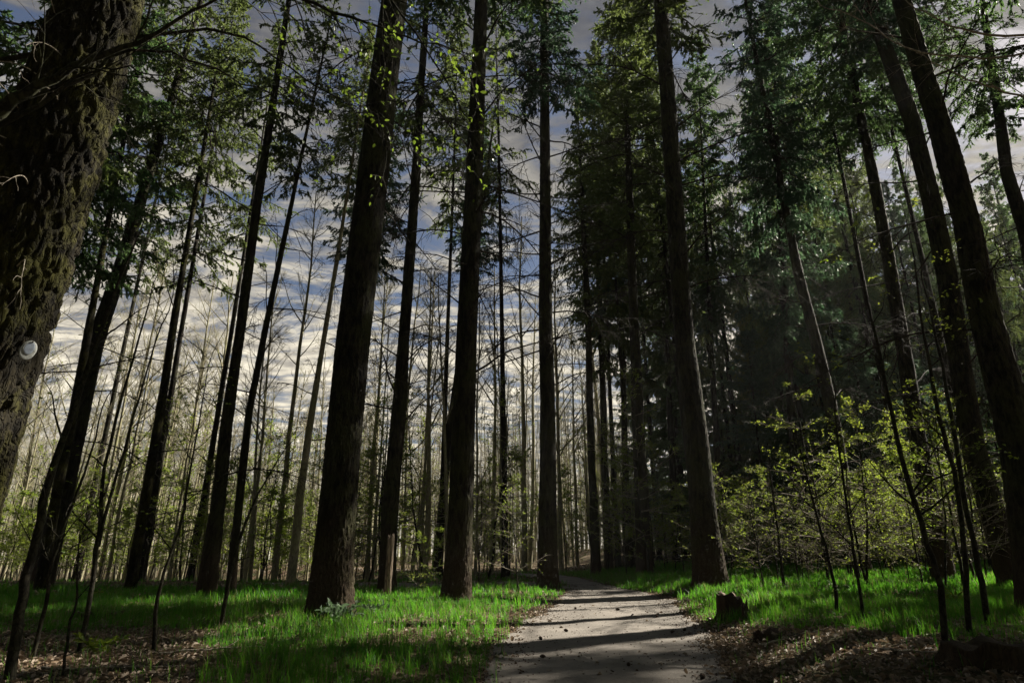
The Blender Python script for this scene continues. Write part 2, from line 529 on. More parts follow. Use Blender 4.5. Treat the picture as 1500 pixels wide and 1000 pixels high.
def trunk_mesh(name, C, W, mats, S=40, dz=0.06, zvis=15.0, flare=0.25, rough=0.02, plate=0.5, seed=0, lobes=5, deep=0):
    """real relief: roots flaring at the base, plates and furrows in the bark"""
    z0, z1 = C[0, 2] - 0.25, C[-1, 2]
    zs = np.concatenate([np.arange(z0, min(zvis, z1), dz), np.arange(min(zvis, z1), z1, 0.8), [z1]])
    cx, cyv = np.interp(zs, C[:, 2], C[:, 0]), np.interp(zs, C[:, 2], C[:, 1])
    rr = np.interp(zs, C[:, 2], W)
    # small natural sway
    sway = np.minimum(1, np.clip(zs - z0, 0, 3) / 3) * 0.03
    cx = cx + (vnoise(zs * 0.35, zs * 0 + seed) - 0.5) * sway
    th = np.linspace(0, 2 * np.pi, S, endpoint=False)
    rs = np.random.default_rng(seed)
    lob = sum(rs.uniform(0.3, 1) * np.cos(k * th + rs.uniform(0, 6.3)) for k in (2, 3, lobes)) / 1.6
    hgt = np.clip(zs - C[0, 2], 0, None)
    fl = np.exp(-hgt / 0.28) * flare
    Rg = rr[:, None] * (1 + fl[:, None] * (0.55 + 0.45 * lob[None, :]) + 0.035 * lob[None, :])
    X, Y, Zz = np.cos(th)[None, :] * Rg, np.sin(th)[None, :] * Rg, np.repeat(zs[:, None], S, 1)
    n1 = fbm(X * 11 + seed * 3, Y * 11, Zz * 2.6, 3)
    n2 = vnoise(X * 34 + seed, Y * 34, Zz * 13)
    ridge = 1 - np.abs(2 * n1 - 1)
    disp = rough * (0.35 * plate * (sstep(0.55, 0.95, 1 - ridge) * 1.6) + (1 - plate) * (n2 - 0.5) * 1.6 + (vnoise(X * 3, Y * 3, Zz * 0.8 + seed) - 0.5) * 1.5 + (n2 - 0.5) * (0.9 if deep else 0.35))
    if deep:       # thick bark plates with gaping furrows between them
        wx, wz = (fbm(X * 9, Y * 9, Zz * 5, 2) - 0.5) * 0.9, (fbm(X * 8 + 30, Y * 8, Zz * 4, 2) - 0.5) * 1.6
        qx, qy, qz = X * deep + wx, Y * deep + wx, Zz * deep * 0.26 + wz
        ix, iy, iz = np.floor(qx), np.floor(qy), np.floor(qz)
        f1, f2, hc = np.full(qx.shape, 9.0), np.full(qx.shape, 9.0), np.zeros(qx.shape)
        for dx in (-1, 0, 1):
            for dy in (-1, 0, 1):
                for dzz in (-1, 0, 1):
                    cx3, cy3, cz3 = ix + dx, iy + dy, iz + dzz
                    dd = np.sqrt((cx3 + h3(cx3, cy3, cz3) - qx) ** 2 + (cy3 + h3(cx3, cy3, cz3 + 71) - qy) ** 2 + (cz3 + h3(cx3, cy3, cz3 + 143) - qz) ** 2)
                    hc = np.where(dd < f1, h3(cx3, cy3, cz3 + 211), hc)
                    f2 = np.where(dd < f1, f1, np.minimum(f2, dd))
                    f1 = np.minimum(f1, dd)
        disp = disp + rough * (1.5 * sstep(0.02, 0.32, f2 - f1) - 1.0 + 0.7 * (hc - 0.5) * sstep(0.05, 0.3, f2 - f1))
    thin = np.clip(rr / 0.15, 0.1, 1)[:, None]
    if deep > 18:
        disp = disp * (0.35 + 0.65 * np.exp(-hgt / 2.5))[:, None]
    Rg = Rg + disp * thin
    V = np.stack([cx[:, None] + np.cos(th) * Rg, cyv[:, None] + np.sin(th) * Rg, Zz], -1)
    K = len(zs)
    k, j = np.arange(K - 1)[:, None] * S, np.arange(S)[None, :]
    F = np.stack([k + j, k + (j + 1) % S, k + S + (j + 1) % S, k + S + j], -1).reshape(-1, 4)
    base = np.array([C[0, 0], C[0, 1], C[0, 2]])
    a = Acc()
    a.add(V.reshape(-1, 3) - base, F)
    return a.mesh(name, mats), base


# ------------------------------------------------------------------ shared crowns, branches
def conifer_crown(seed, Hc=20.0, Rc=3.0, nb=105, dens=1.0, m=None, droop=1.0):
    """crown of height Hc from z=0: whorled boughs, hanging twigs, needle clumps"""
    r = np.random.default_rng(seed)
    a = Acc()
    t = np.sort(r.uniform(0, 1, nb) ** 0.9)
    z = t * Hc
    prof = np.clip(np.minimum(0.55 + t * 1.8, 1.12 * (1 - t) ** 0.75 + 0.06), 0.1, 1) * Rc
    L = prof * r.uniform(0.55, 1.2, nb) * np.where(r.uniform(0, 1, nb) < 0.12, 0.5, 1)
    az = np.arange(nb) * 2.399 + r.uniform(-0.6, 0.6, nb)
    el = R(-12) * droop + t * R(55) + r.normal(0, 0.14, nb)
    d = np.stack([np.cos(az) * np.cos(el), np.sin(az) * np.cos(el), np.sin(el)], -1)
    st = np.stack([np.zeros(nb), np.zeros(nb), z], -1)
    K = 8
    P = np.zeros((nb, K, 3))
    P[:, 0] = st
    dd, p = d.copy(), st.copy()
    for k in range(1, K):
        g = -0.14 * droop if k < 5 else 0.16
        dd = nrm(dd + np.array([0, 0, g]) * (1 - t)[:, None] + r.normal(0, 0.07, (nb, 3)))
        p = p + dd * (L / (K - 1))[:, None]
        P[:, k] = p
    Rb = taper(0.012 + L * 0.009, np.full(nb, 0.004), K)
    tubes(a, P, Rb, 4, 0)
    # side twigs: a flat spray that hangs
    n2 = int(38 * dens)
    s2, d2, r2, t2, i2 = sprout(P, Rb, n2, 0.16, 1.0, R(35), R(75), r, flat=0.25)
    keep = r.uniform(0, 1, len(s2)) < np.clip(L[i2] / 1.6, 0.25, 1)
    s2, d2, t2, i2 = s2[keep], d2[keep], t2[keep], i2[keep]
    L2 = np.clip(L[i2] * 0.30, 0.22, 0.85) * r.uniform(0.5, 1.25, len(s2)) * (1.15 - 0.6 * t2)
    P2 = grow(s2, d2, L2, 5, np.array([0, 0, -1.1 * droop]), 0.10, r)
    tubes(a, P2, taper(np.full(len(s2), 0.006), np.full(len(s2), 0.003), 5), 3, 0)
    nc = 17
    idx = np.repeat(np.arange(len(P2)), nc)
    tt = r.uniform(0.05, 1.05, len(idx)) * 3.999
    k = np.minimum(tt.astype(int), 3)
    w = (tt - k)[:, None]
    C = P2[idx, k] * (1 - w) + P2[idx, k + 1] * w
    tg = nrm(P2[idx, k + 1] - P2[idx, k])
    ax = nrm(tg * 0.9 + r.normal(0, 0.55, C.shape) + np.array([0, 0, -0.25]))
    ac = nrm(np.cross(ax, r.normal(0, 1, C.shape)))
    s = r.uniform(0.75, 1.35, (len(C), 1))
    cards(a, C + ax * 0.03, ax * 0.075 * s, ac * 0.022 * s, 1)
    # needles on the bough tips too
    nt = 26
    idx = np.repeat(np.arange(nb), nt)
    tt = r.uniform(0.35, 1.0, len(idx)) * (K - 1.001)
    k = tt.astype(int)
    w = (tt - k)[:, None]
    C = P[idx, k] * (1 - w) + P[idx, k + 1] * w
    tg = nrm(P[idx, k + 1] - P[idx, k])
    ax = nrm(tg + r.normal(0, 0.5, C.shape))
    ac = nrm(np.cross(ax, r.normal(0, 1, C.shape)))
    cards(a, C, ax * 0.085, ac * 0.022, 1)
    return a.mesh('crown', [M['twig'], m])


CROWNS = [conifer_crown(11, 17, 3.5, 135, 1.0, M['needle']), conifer_crown(12, 18, 3.1, 130, 0.95, M['needle_blue'], 1.2), conifer_crown(13, 16, 3.7, 140, 1.0, M['needle_warm'], 0.9),
          conifer_crown(14, 20, 3.0, 140, 0.9, M['needle'], 1.3), conifer_crown(15, 15, 2.8, 100, 0.8, M['needle_warm'], 1.1), conifer_crown(16, 16, 2.6, 80, 0.5, M['needle_warm'], 1.2)]
CROWN_H = [17, 18, 16, 20, 15, 16]
CROWN_R = [3.5, 3.1, 3.7, 3.0, 2.8, 2.6]


def dead_branch(seed, L=2.2, m=None, nt=9, up=0.0):
    r = np.random.default_rng(seed)
    a = Acc()
    P = grow(np.zeros((1, 3)), np.array([[1.0, 0, 0.15 + up]]), np.array([L]), 9, np.array([0, 0, -0.35 + up]), 0.07, r)
    Rb = taper(np.array([0.024]), np.array([0.005]), 9)
    tubes(a, P, Rb, 5)
    s, d, rr, t, i = sprout(P, Rb, nt, 0.2, 1.0, R(25), R(65), r, flat=0.5)
    L2 = L * 0.42 * (1.1 - t) * r.uniform(0.5, 1.2, nt) + 0.12
    P2 = grow(s, d, L2, 6, np.array([0, 0, -0.5]), 0.10, r)
    R2 = taper(rr * 0.6, np.full(nt, 0.004), 6)
    tubes(a, P2, R2, 4)
    s, d, rr, t, i = sprout(P2, R2, 5, 0.15, 1.0, R(25), R(70), r)
    P3 = grow(s, d, L2[i] * 0.5 * r.uniform(0.4, 1.1, len(s)), 4, np.array([0, 0, -0.5]), 0.12, r)
    tubes(a, P3, taper(np.full(len(s), 0.0055), np.full(len(s), 0.003), 4), 3)
    return a.mesh('branch', m or M['twig'])


DEAD = [dead_branch(100 + k, L=(2.0, 3.0, 2.4, 3.5, 1.7, 2.7)[k], nt=(8, 12, 10, 14, 7, 11)[k], up=(0.1, -.2, .35, 0, .6, .25)[k]) for k in range(6)]


def bare_crown(seed, H=15.0, leaf=0.0, n1=26, spread=1.0, z0=0.35, lm=None, mbark='bark_beech'):
    """fine ascending branches of a leafless (or just budding) broadleaf pole, with its stem's top"""
    r = np.random.default_rng(seed)
    a = Acc()
    stem = np.stack([np.zeros(10), np.zeros(10), np.linspace(0, H, 10)], -1)[None]
    stem[:, :, :2] += np.cumsum(r.normal(0, 0.04, (1, 10, 2)), 1)
    Rs = taper(np.array([0.1]), np.array([0.02]), 10)
    s, d, rr, t, i = sprout(stem, Rs, n1, z0, 0.98, R(25), R(60), r)
    L = (0.10 + 0.22 * (1.05 - t)) * H * r.uniform(0.4, 1.1, n1) * spread
    P1 = grow(s, d, L, 7, np.array([0, 0, 0.5]), 0.09, r)
    R1 = taper(0.010 + L * 0.008, np.full(n1, 0.005), 7)
    tubes(a, P1, R1, 4)
    s, d, rr, t1, i = sprout(P1, R1, 7, 0.2, 1.0, R(25), R(65), r)
    L2 = L[i] * 0.42 * (1.15 - t1) * r.uniform(0.4, 1.2, len(s)) + 0.15
    P2 = grow(s, d, L2, 5, np.array([0, 0, 0.35]), 0.12, r)
    R2 = taper(np.minimum(rr * 0.7, 0.010), np.full(len(s), 0.004), 5)
    tubes(a, P2, R2, 3)
    s, d, rr, t2, i = sprout(P2, R2, 4, 0.2, 1.0, R(25), R(60), r)
    P3 = grow(s, d, L2[i] * 0.5 * r.uniform(0.4, 1.1, len(s)), 3, np.array([0, 0, 0.2]), 0.12, r)
    tubes(a, P3, taper(np.full(len(s), 0.005), np.full(len(s), 0.003), 3), 3)
    if leaf > 0:
        idx = r.integers(0, len(P3), int(len(P3) * leaf))
        C = P3[idx, 2] + r.normal(0, 0.05, (len(idx), 3))
        ax = nrm(r.normal(0, 1, C.shape) * np.array([1, 1, 0.4]))
        kp = C[:, 2] < r.uniform(0.1, 0.75, len(C)) * H
        C, ax = C[kp], ax[kp]
        leaves(a, C, ax, nrm(r.normal(0, 0.5, C.shape) + np.array([0, 0, 1])), r.uniform(0.06, 0.11, len(C)), r.uniform(0.04, 0.07, len(C)), 1)
    return a.mesh('crown', [M[mbark], lm or M['leaf']]), stem[0]


def pole_trunk(stem, r0, r1, m):
    a = Acc()
    K = len(stem)
    P = stem[None]
    tubes(a, P, taper(np.array([r0]), np.array([r1]), K), 9)
    me = a.mesh('trunk', m)
    return me


BARE = []
for k in range(7):
    H = (15, 17, 13, 18, 14, 16, 12)[k]
    me, stem = bare_crown(200 + k, H, (0.15, 0.6, 1.0, 0.1, 2.0, 0.4, 2.6)[k], (24, 28, 22, 26, 24, 20, 26)[k], 1.0, (0.4, 0.3, 0.2, 0.5, 0.15, 0.45, 0.12)[k])
    BARE.append((me, pole_trunk(stem, (0.11, 0.13, 0.09, 0.15, 0.085, 0.12, 0.07)[k], 0.025, M['bark_beech']), H))


def sapling_mesh(seed, H=3.0, leaf=1.0, mbark='bark_sap', nb=16, pale=False):
    """young beech: thin stem, flat tiers of side twigs, fresh leaves"""
    r = np.random.default_rng(seed)
    st, fo = Acc(), Acc()
    stem = np.stack([np.zeros(9), np.zeros(9), np.linspace(-0.1, H, 9)], -1)[None]
    stem[:, 1:, :2] += np.cumsum(r.normal(0, 0.035 * H / 3, (1, 8, 2)), 1)
    Rs = taper(np.array([0.007 * H]), np.array([0.004]), 9)
    tubes(st, stem, Rs, 6)
    s, d, rr, t, i = sprout(stem, Rs, nb, 0.18, 0.98, R(50), R(85), r)
    L = H * 0.42 * (1.15 - t) * r.uniform(0.5, 1.2, nb)
    P1 = grow(s, d, L, 7, np.array([0, 0, -0.12]), 0.09, r)
    R1 = taper(rr * 0.55, np.full(nb, 0.002), 7)
    tubes(fo, P1, R1, 4, 0)
    s, d, rr, t1, i = sprout(P1, R1, 9, 0.15, 1.0, R(30), R(60), r, flat=0.3)
    L2 = L[i] * 0.42 * (1.15 - t1) * r.uniform(0.4, 1.1, len(s)) + 0.06
    P2 = grow(s, d, L2, 5, np.array([0, 0, -0.1]), 0.10, r)
    tubes(fo, P2, taper(np.full(len(s), 0.004), np.full(len(s), 0.0018), 5), 3, 0)
    if leaf > 0:
        n = int(len(P2) * 8 * leaf)
        idx = r.integers(0, len(P2), n)
        k = r.integers(1, 5, n)
        C = P2[idx, k] + r.normal(0, 0.015, (n, 3))
        ax = nrm(nrm(P2[idx, k] - P2[idx, k - 1]) + r.normal(0, 0.6, C.shape) * np.array([1, 1, 0.35]))
        leaves(fo, C, ax, nrm(r.normal(0, 0.35, C.shape) + np.array([0, 0, 1])), r.uniform(0.03, 0.055, n), r.uniform(0.020, 0.033, n), 1)
    return st.mesh('stem', M[mbark]), fo.mesh('foliage', [M['twig_pale'], M['leaf']]), H


SAPS = [sapling_mesh(300, 3.0, 1.0, nb=20), sapling_mesh(301, 4.2, 0.7, nb=24), sapling_mesh(302, 2.2, 1.3, nb=15), sapling_mesh(303, 3.6, 0.25, nb=26, pale=True), sapling_mesh(304, 5.0, 0.5, nb=28),
        sapling_mesh(305, 2.6, 0.08, nb=24, pale=True)]

# ------------------------------------------------------------------ named trees of the photograph
PATH_ROW = 'tall conifer trunks along the woodland path'
occup = []       # ground spots taken


def tree(name, label, pts, Y=None, H=28, crown=None, cb=None, cs=1.0, bark='bark', S=36, dz=0.07, rough=0.02, plate=0.5, flare=0.25, group=None, seed=0, nbr=0, zb=(3, 12), bscale=1.0,
         cat='tree', crown_kind='crown', deep=0):
    C, W = trunk_profile(pts, Y, H)
    me, base = trunk_mesh('trunk', C, W, M[bark], S, dz, min(16.0, H), flare, rough, plate, seed, deep=deep)
    e = link(name, None, None, base, label, cat, group)
    link('trunk', me, e)
    occup.append((base[0], base[1]))
    r = np.random.default_rng(900 + seed)
    if crown is not None:
        cb = cb if cb is not None else H * 0.45
        x, y = np.interp(cb, C[:, 2], C[:, 0]), np.interp(cb, C[:, 2], C[:, 1])
        o = link('crown', CROWNS[crown], e, (x - base[0], y - base[1], cb - base[2]), kind='stuff')
        sz = (H - cb + 0.6) / CROWN_H[crown]
        o.scale = (cs, cs, sz)
        sl = (C[-1] - np.array([x, y, cb])) / (H - cb)
        o.rotation_euler = (math.atan2(-sl[1], 1), math.atan2(sl[0], 1), r.uniform(0, 6.28))
    for k in range(nbr):
        z = zb[0] + (zb[1] - zb[0]) * ((k + r.uniform(0, 1)) / nbr)
        x, y, rad = np.interp(z, C[:, 2], C[:, 0]), np.interp(z, C[:, 2], C[:, 1]), np.interp(z, C[:, 2], W)
        az = k * 2.4 + r.uniform(-0.7, 0.7)
        o = link('branch', DEAD[r.integers(0, 6)], e, (x - base[0] + math.cos(az) * rad * 0.85, y - base[1] + math.sin(az) * rad * 0.85, z - base[2]))
        s = bscale * r.uniform(0.7, 1.25)
        o.scale = (s, s, s)
        o.rotation_euler = (r.uniform(-0.3, 0.3), r.uniform(-0.15, 0.25), az)
    return e, C, W


# the great mossy trunk at the left edge
T1, C1, W1 = tree('conifer_tree', 'massive mossy trunk with a white oval tag at the left edge',
              [(-215, 1095, 250), (-152, 850, 200), (-97, 725, 174), (-16, 500, 152), (70, 240, 130), (146, 0, 106)], Y=4.6, H=25, crown=0, cb=11, cs=1.45,
              bark='bark_mossy', S=220, dz=0.014, rough=0.024, plate=0.8, seed=1, nbr=0, deep=15)
T2, C2, W2 = tree('conifer_tree', 'thick straight trunk in the left grass with a grey-green plant at its foot',
              [(482, 906, 74), (490, 800, 62), (498, 700, 56), (516, 500, 53), (546, 250, 48), (577, 0, 40)], H=29, crown=0, cb=17, cs=1.45, S=190, dz=0.022, rough=0.013, plate=0.6, deep=22, seed=2, nbr=2, zb=(9, 14), group=PATH_ROW)
T3, C3, W3 = tree('conifer_tree', 'dark trunk between the thick lit trunk and the trunk at the path bend',
              [(669, 881, 48), (674, 780, 40), (677, 690, 38), (683, 500, 33), (696, 250, 27), (705, 0, 20)], H=30, crown=0, cb=19, cs=1.4, S=130, dz=0.03, rough=0.011, deep=22, seed=3, nbr=26, zb=(5, 16), bscale=1.1, group=PATH_ROW)
T4, C4, W4 = tree('conifer_tree', 'greenish trunk with a bright right edge at the left side of the path bend',
              [(802, 861, 36), (802, 780, 30), (803, 690, 27), (800, 500, 22), (798, 250, 17), (797, 0, 12)], H=31, crown=1, cb=19, S=60, dz=0.05, rough=0.018, seed=4, nbr=34, zb=(6.5, 19), bscale=1.25, group=PATH_ROW)
T5, C5, W5 = tree('conifer_tree', 'thickest dark trunk right of the path, standing beside the low stump',
              [(1041, 858, 54), (1031, 760, 42), (1022, 660, 37), (1003, 500, 30), (985, 250, 26), (968, 0, 21)], H=32, crown=2, cb=20.5, cs=1.35, S=130, dz=0.03, rough=0.013, deep=22, seed=5, nbr=20, zb=(9, 19), bscale=1.35, group=PATH_ROW)
tree('conifer_tree', 'dark trunk on the grassy right verge, next left of the thickest right trunk',
     [(945, 840, 26), (938, 690, 20), (930, 500, 16), (923, 300, 12)], H=31, crown=2, cb=15, cs=1.15, S=40, seed=6, nbr=10, zb=(8, 16), bscale=1.3, group=PATH_ROW)
tree('conifer_tree', 'slim dark trunk at the right lip of the path bend, leftmost of the right-hand row',
     [(873, 842, 16), (867, 690, 12), (862, 500, 10), (853, 300, 7)], H=26, crown=4, cb=12.5, cs=0.8, S=30, seed=7, nbr=8, zb=(6, 13), group=PATH_ROW)
tree('conifer_tree', 'slim dark trunk close beside the trunk at the right lip of the bend',
     [(892, 836, 14), (886, 690, 11), (881, 500, 9), (875, 380, 7)], H=24, crown=1, cb=13, cs=0.8, S=30, seed=8, nbr=6, zb=(6, 13), group=PATH_ROW)
tree('conifer_tree', 'roughened grey-brown trunk set back between two darker trunks right of the path',
     [(919, 832, 14), (916, 690, 10), (913, 540, 8), (909, 400, 6)], H=26, crown=0, cb=14, cs=0.85, S=30, seed=9, nbr=8, zb=(5, 14), group=PATH_ROW)
tree('conifer_tree', 'slender straight trunk directly behind and right of the thick lit trunk',
     [(566, 868, 28), (572, 740, 25), (584, 600, 23), (591, 500, 18), (610, 250, 14), (625, 0, 8)], H=28, crown=5, cb=14.5, cs=1.0, S=48, dz=0.05, seed=10, nbr=26, zb=(4.5, 15), bscale=1.15)
tree('conifer_tree', 'dark trunk with twiggy foot standing in the left grass beside a thinner one',
     [(302, 872, 30), (319, 740, 22), (332, 620, 18), (350, 500, 15), (377, 300, 13), (400, 150, 11)], H=28, crown=5, cb=13.5, S=40, dz=0.06, seed=11, nbr=16, zb=(3, 14), bscale=0.9)
tree('conifer_tree', 'thin leaning trunk with a broken pale splinter low on it, right of the twiggy-footed trunk',
     [(338, 868, 15), (350, 740, 12), (365, 600, 11), (385, 500, 9), (425, 310, 7)], H=21, crown=5, cb=12.5, cs=0.7, S=30, seed=12, nbr=14, zb=(3, 12), bscale=0.8)
tree('conifer_tree', 'dark leaning trunk with a green left side, behind a crooked sapling on the left',
     [(62, 852, 31), (98, 700, 27), (140, 500, 24), (175, 400, 20), (205, 300, 16)], Y=19, H=27, crown=5, cb=13.5, cs=1.1, S=44, dz=0.05, seed=13, nbr=16, zb=(4, 14), bscale=0.9)
tree('conifer_tree', 'thin trunk with a yellow mossy right edge, right of the left leaning trunk',
     [(190, 864, 17), (215, 720, 15), (235, 600, 13), (255, 470, 11), (277, 340, 8)], H=24, crown=4, cb=13.5, cs=0.8, bark='bark_mossy', S=30, seed=14, nbr=14, zb=(4, 13), bscale=0.8)
tree('conifer_tree', 'thin yellow-mossy trunk just right of the massive tagged trunk',
     [(58, 868, 18), (84, 720, 14), (108, 600, 13), (135, 450, 10), (158, 330, 8)], H=24, crown=5, cb=14.5, cs=0.8, bark='bark_mossy', S=30, seed=15, nbr=10, zb=(4, 13), bscale=0.8)
tree('conifer_tree', 'far trunk leaning right, seen just left of the thick lit trunk',
     [(425, 860, 15), (440, 720, 12), (458, 600, 10), (474, 500, 8)], H=22, crown=4, cb=14, cs=0.7, bark='bark_beech', S=26, seed=16, nbr=8, zb=(4, 13), bscale=0.8)
tree('conifer_tree', 'rust-brown trunk tilting right behind the dark trunk left of the bend',
     [(638, 845, 15), (648, 740, 13), (660, 620, 12), (690, 420, 9), (712, 260, 7)], H=26, crown=1, cb=15.5, cs=0.8, S=26, seed=17, nbr=10, zb=(5, 15), bscale=0.9)
# right-hand wood
tree('conifer_tree', 'huge dark trunk leaning inward at the right edge',
     [(1526, 868, 78), (1494, 660, 54), (1441, 450, 42), (1415, 325, 36), (1380, 200, 31), (1350, 100, 28), (1320, 0, 24)], Y=10.5, H=27, crown=4, cb=19, cs=0.8, S=90, dz=0.04, rough=0.03, plate=0.7, seed=18, nbr=10, zb=(4, 12))
tree('conifer_tree', 'leaning dark trunk seen just left of the huge trunk at the right edge',
     [(1474, 818, 38), (1426, 650, 31), (1386, 400, 28), (1365, 300, 26), (1335, 175, 23), (1272, 0, 19)], Y=17, H=30, crown=1, cb=18, cs=0.85, S=44, seed=19, nbr=12, zb=(4, 15))
tree('conifer_tree', 'dark trunk in the right wood behind the tallest fork-stemmed saplings',
     [(1380, 828, 32), (1344, 640, 24), (1322, 500, 20), (1301, 375, 18), (1275, 240, 15), (1250, 115, 12)], Y=19, H=31, crown=3, cb=16, cs=0.9, S=40, seed=20, nbr=14, zb=(4, 13))
tree('conifer_tree', 'straight dark trunk behind the sunlit thicket right of the path',
     [(1262, 818, 27), (1236, 708, 22), (1217, 595, 19), (1195, 500, 17), (1165, 380, 14), (1140, 250, 11)], Y=23, H=33, crown=1, cb=14.5, cs=1.1, S=36, seed=21, nbr=14, zb=(4, 14))
tree('conifer_tree', 'reddish upper trunk leaning in from the top right corner',
     [(1600, 840, 34), (1535, 500, 24), (1500, 330, 20), (1475, 250, 17), (1455, 110, 12)], Y=20, H=28, crown=3, cb=17, cs=0.85, S=30, seed=22, nbr=8, zb=(6, 14))
tree('conifer_tree', 'pair-forming slim trunk behind the gap right of the thickest trunk',
     [(1060, 820, 11), (1052, 700, 10), (1044, 540, 8)], Y=32, H=33, crown=3, cb=13, cs=1.1, S=24, seed=23, nbr=0)
tree('conifer_tree', 'tall pointed spruce whose top shows against the clouds right of the thickest trunk',
     [(1172, 818, 16), (1160, 620, 13), (1150, 450, 11), (1143, 300, 9)], Y=30, H=33.5, crown=1, cb=9.5, cs=1.15, S=24, seed=24, nbr=0)

# ------------------------------------------------------------------ the woods around
rng = np.random.default_rng(21)
def spots(*regs):
    q = np.random.default_rng(3)
    return np.array([ground_hit(q.uniform(x0, x1), q.uniform(y0, y1)) for (x0, x1, y0, y1, k) in regs for _ in range(k)])


LIT = spots((540, 800, 872, 905, 20), (1060, 1400, 832, 880, 20), (900, 1060, 850, 882, 8), (340, 450, 870, 892, 6), (0, 280, 885, 900, 6), (800, 1000, 872, 925, 6), (700, 800, 928, 942, 4), (120, 290, 935, 960, 8), (1090, 1240, 955, 990, 4))
LIT = np.concatenate([LIT, [[C2[0, 0], C2[0, 1], z] for z in (0.5, 1, 2, 3, 4, 5, 6, 8)] * 2, [[C4[0, 0], C4[0, 1], z] for z in (1, 2, 4, 6, 8, 10)] * 2, [[C3[0, 0], C3[0, 1], z] for z in (1, 2, 3)],
                      [on_plane(px, py, Y)[0] for (px, py, Y) in ((870, 250, 28), (900, 150, 28), (950, 330, 32), (840, 420, 35), (1130, 200, 28), (1000, 250, 34), (880, 350, 32), (1180, 420, 22), (600, 120, 4.4), (690, 90, 4.4), (50, 640, 4.4), (230, 180, 24), (300, 130, 26))],
                      # the far wood beyond the clearing glows in the sun
                      [on_plane(px, py, Y)[0] for (px, py, Y) in ((300, 760, 36), (400, 720, 45), (500, 750, 45), (600, 700, 50), (620, 780, 42), (730, 700, 50), (740, 780, 40), (780, 720, 55), (840, 750, 48), (845, 650, 50)) for _ in range(2)],
                      [on_plane(px, py, Y)[0] for (px, py, Y) in ((1080, 720, 19), (1120, 760, 19), (1160, 700, 20), (1200, 760, 20), (1060, 740, 19), (1250, 720, 20))]])
SHADE = spots((720, 1050, 952, 1000, 24), (330, 520, 935, 1000, 14), (540, 700, 922, 1000, 14), (1060, 1500, 888, 935, 16), (0, 300, 965, 1000, 8), (1200, 1500, 940, 1000, 8))
SHADE = np.concatenate([SHADE, [on_plane(px, py, Y)[0] for (px, py, Y) in ((1493, 660, 10.5), (1441, 450, 10.5), (1426, 650, 17), (1386, 400, 17), (1365, 300, 17), (1344, 640, 19), (1322, 500, 19), (1217, 595, 23), (1195, 500, 23), (1021, 660, 15.5), (1002, 500, 15.5), (990, 330, 15.5), (76, 240, 4.4), (120, 100, 4.4), (60, 320, 4.4), (140, 30, 4.4), (100, 180, 4.4), (30, 300, 4.4), (110, 60, 4.4), (76, 240, 4.4), (120, 100, 4.4))]])


def blocks(x, y, cb, H, rad, P=None):
    P = LIT if P is None else P
    """does a crown here stand between the sun and one of the places the photograph shows sunlit?"""
    sh = SUNV[:2] / np.linalg.norm(SUNV[:2])
    d = np.array([x, y]) - P[:, :2]
    along = d @ sh
    perp = np.abs(d[:, 0] * sh[1] - d[:, 1] * sh[0])
    hh = P[:, 2] + along * math.tan(R(SUN_EL))
    t = np.clip((hh - cb) / (H - cb), 0, 1)
    rr = rad * (1 - t) ** 0.8
    return np.sum((along > 0) & (hh > cb - 0.5) & (hh < H) & (perp < rr * 0.9))


def wood_tree(x, y, H, cb, k, cs, label, group, m='bark_far', r0=None, mesh_cache={}):
    key = (k, m)
    if key not in mesh_cache:
        C = np.array([[0, 0, 0], [0.05, 0.02, 3], [0.1, 0, 10], [0.05, 0.05, 18], [0, 0, 27.0]])
        W = np.array([0.24, 0.20, 0.16, 0.10, 0.02])
        mesh_cache[key] = trunk_mesh('trunk', C, W, M[m], 16, 0.3, 27, 0.35, 0.02, 0.5, 50 + k)[0]
    z = float(terrain(x, y))
    e = link('conifer_tree', None, None, (x, y, z), label, 'tree', group)
    e.rotation_euler = (rng.normal(0, 0.012), rng.normal(0, 0.012), rng.uniform(0, 6.28))
    t = link('trunk', mesh_cache[key], e)
    s = rng.uniform(0.5, 1.0) if r0 is None else r0 / 0.22
    t.scale = (s, s, H / 27.0)
    c = link('crown', CROWNS[k], e, (0, 0, cb), kind='stuff')
    c.scale = (cs, cs, (H - cb + 0.5) / CROWN_H[k])
    occup.append((x, y))
    return e


def free(x, y, dmin):
    o = np.array(occup)
    return np.min((o[:, 0] - x) ** 2 + (o[:, 1] - y) ** 2) > dmin * dmin


def sees(x, y, m=2):
    return y > 2 and abs(x) < y * 0.90 + m


n, tries = 0, 0
while n < 125 and tries < 9000:
    tries += 1
    x, y = rng.uniform(2, 75), (rng.uniform(-8, 90) if n < 85 else rng.uniform(22, 48))
    if y < 24 and x < 0.84 * y + 5:
        continue
    px = 750 + FPX * x / (y * CP)
    if px < 890 or (y > 40 and px < 1130):
        continue
    if not free(x, y, (2.6 if n < 85 else 1.7) if y > 20 else 3.6):
        continue
    H = rng.uniform(25, 33)
    cb = rng.uniform(8, 13) if y < 42 else rng.uniform(4, 9)
    k = int(rng.integers(0, 6))
    cs = rng.uniform(0.8, 1.1) * (1 if n < 85 else 0.6)
    nb = blocks(x, y, cb, H, CROWN_R[k] * cs)
    ns = blocks(x, y, cb, H, CROWN_R[k] * cs, SHADE)
    if nb > 2 or (nb > 0 and rng.uniform() < 0.7):
        continue
    if not sees(x, y) and ns == 0:  # out of view, spruces are added only for the shade they cast
        continue
    vis = sees(x, y)
    wood_tree(x, y, H, cb, k, cs, 'distant dark spruce in the crowded wood right of the path' if vis else 'unseen spruce added to the right-hand wood for its shade',
              'crowded spruces right of the path' if vis else 'added shade spruces beyond the right edge')
    n += 1

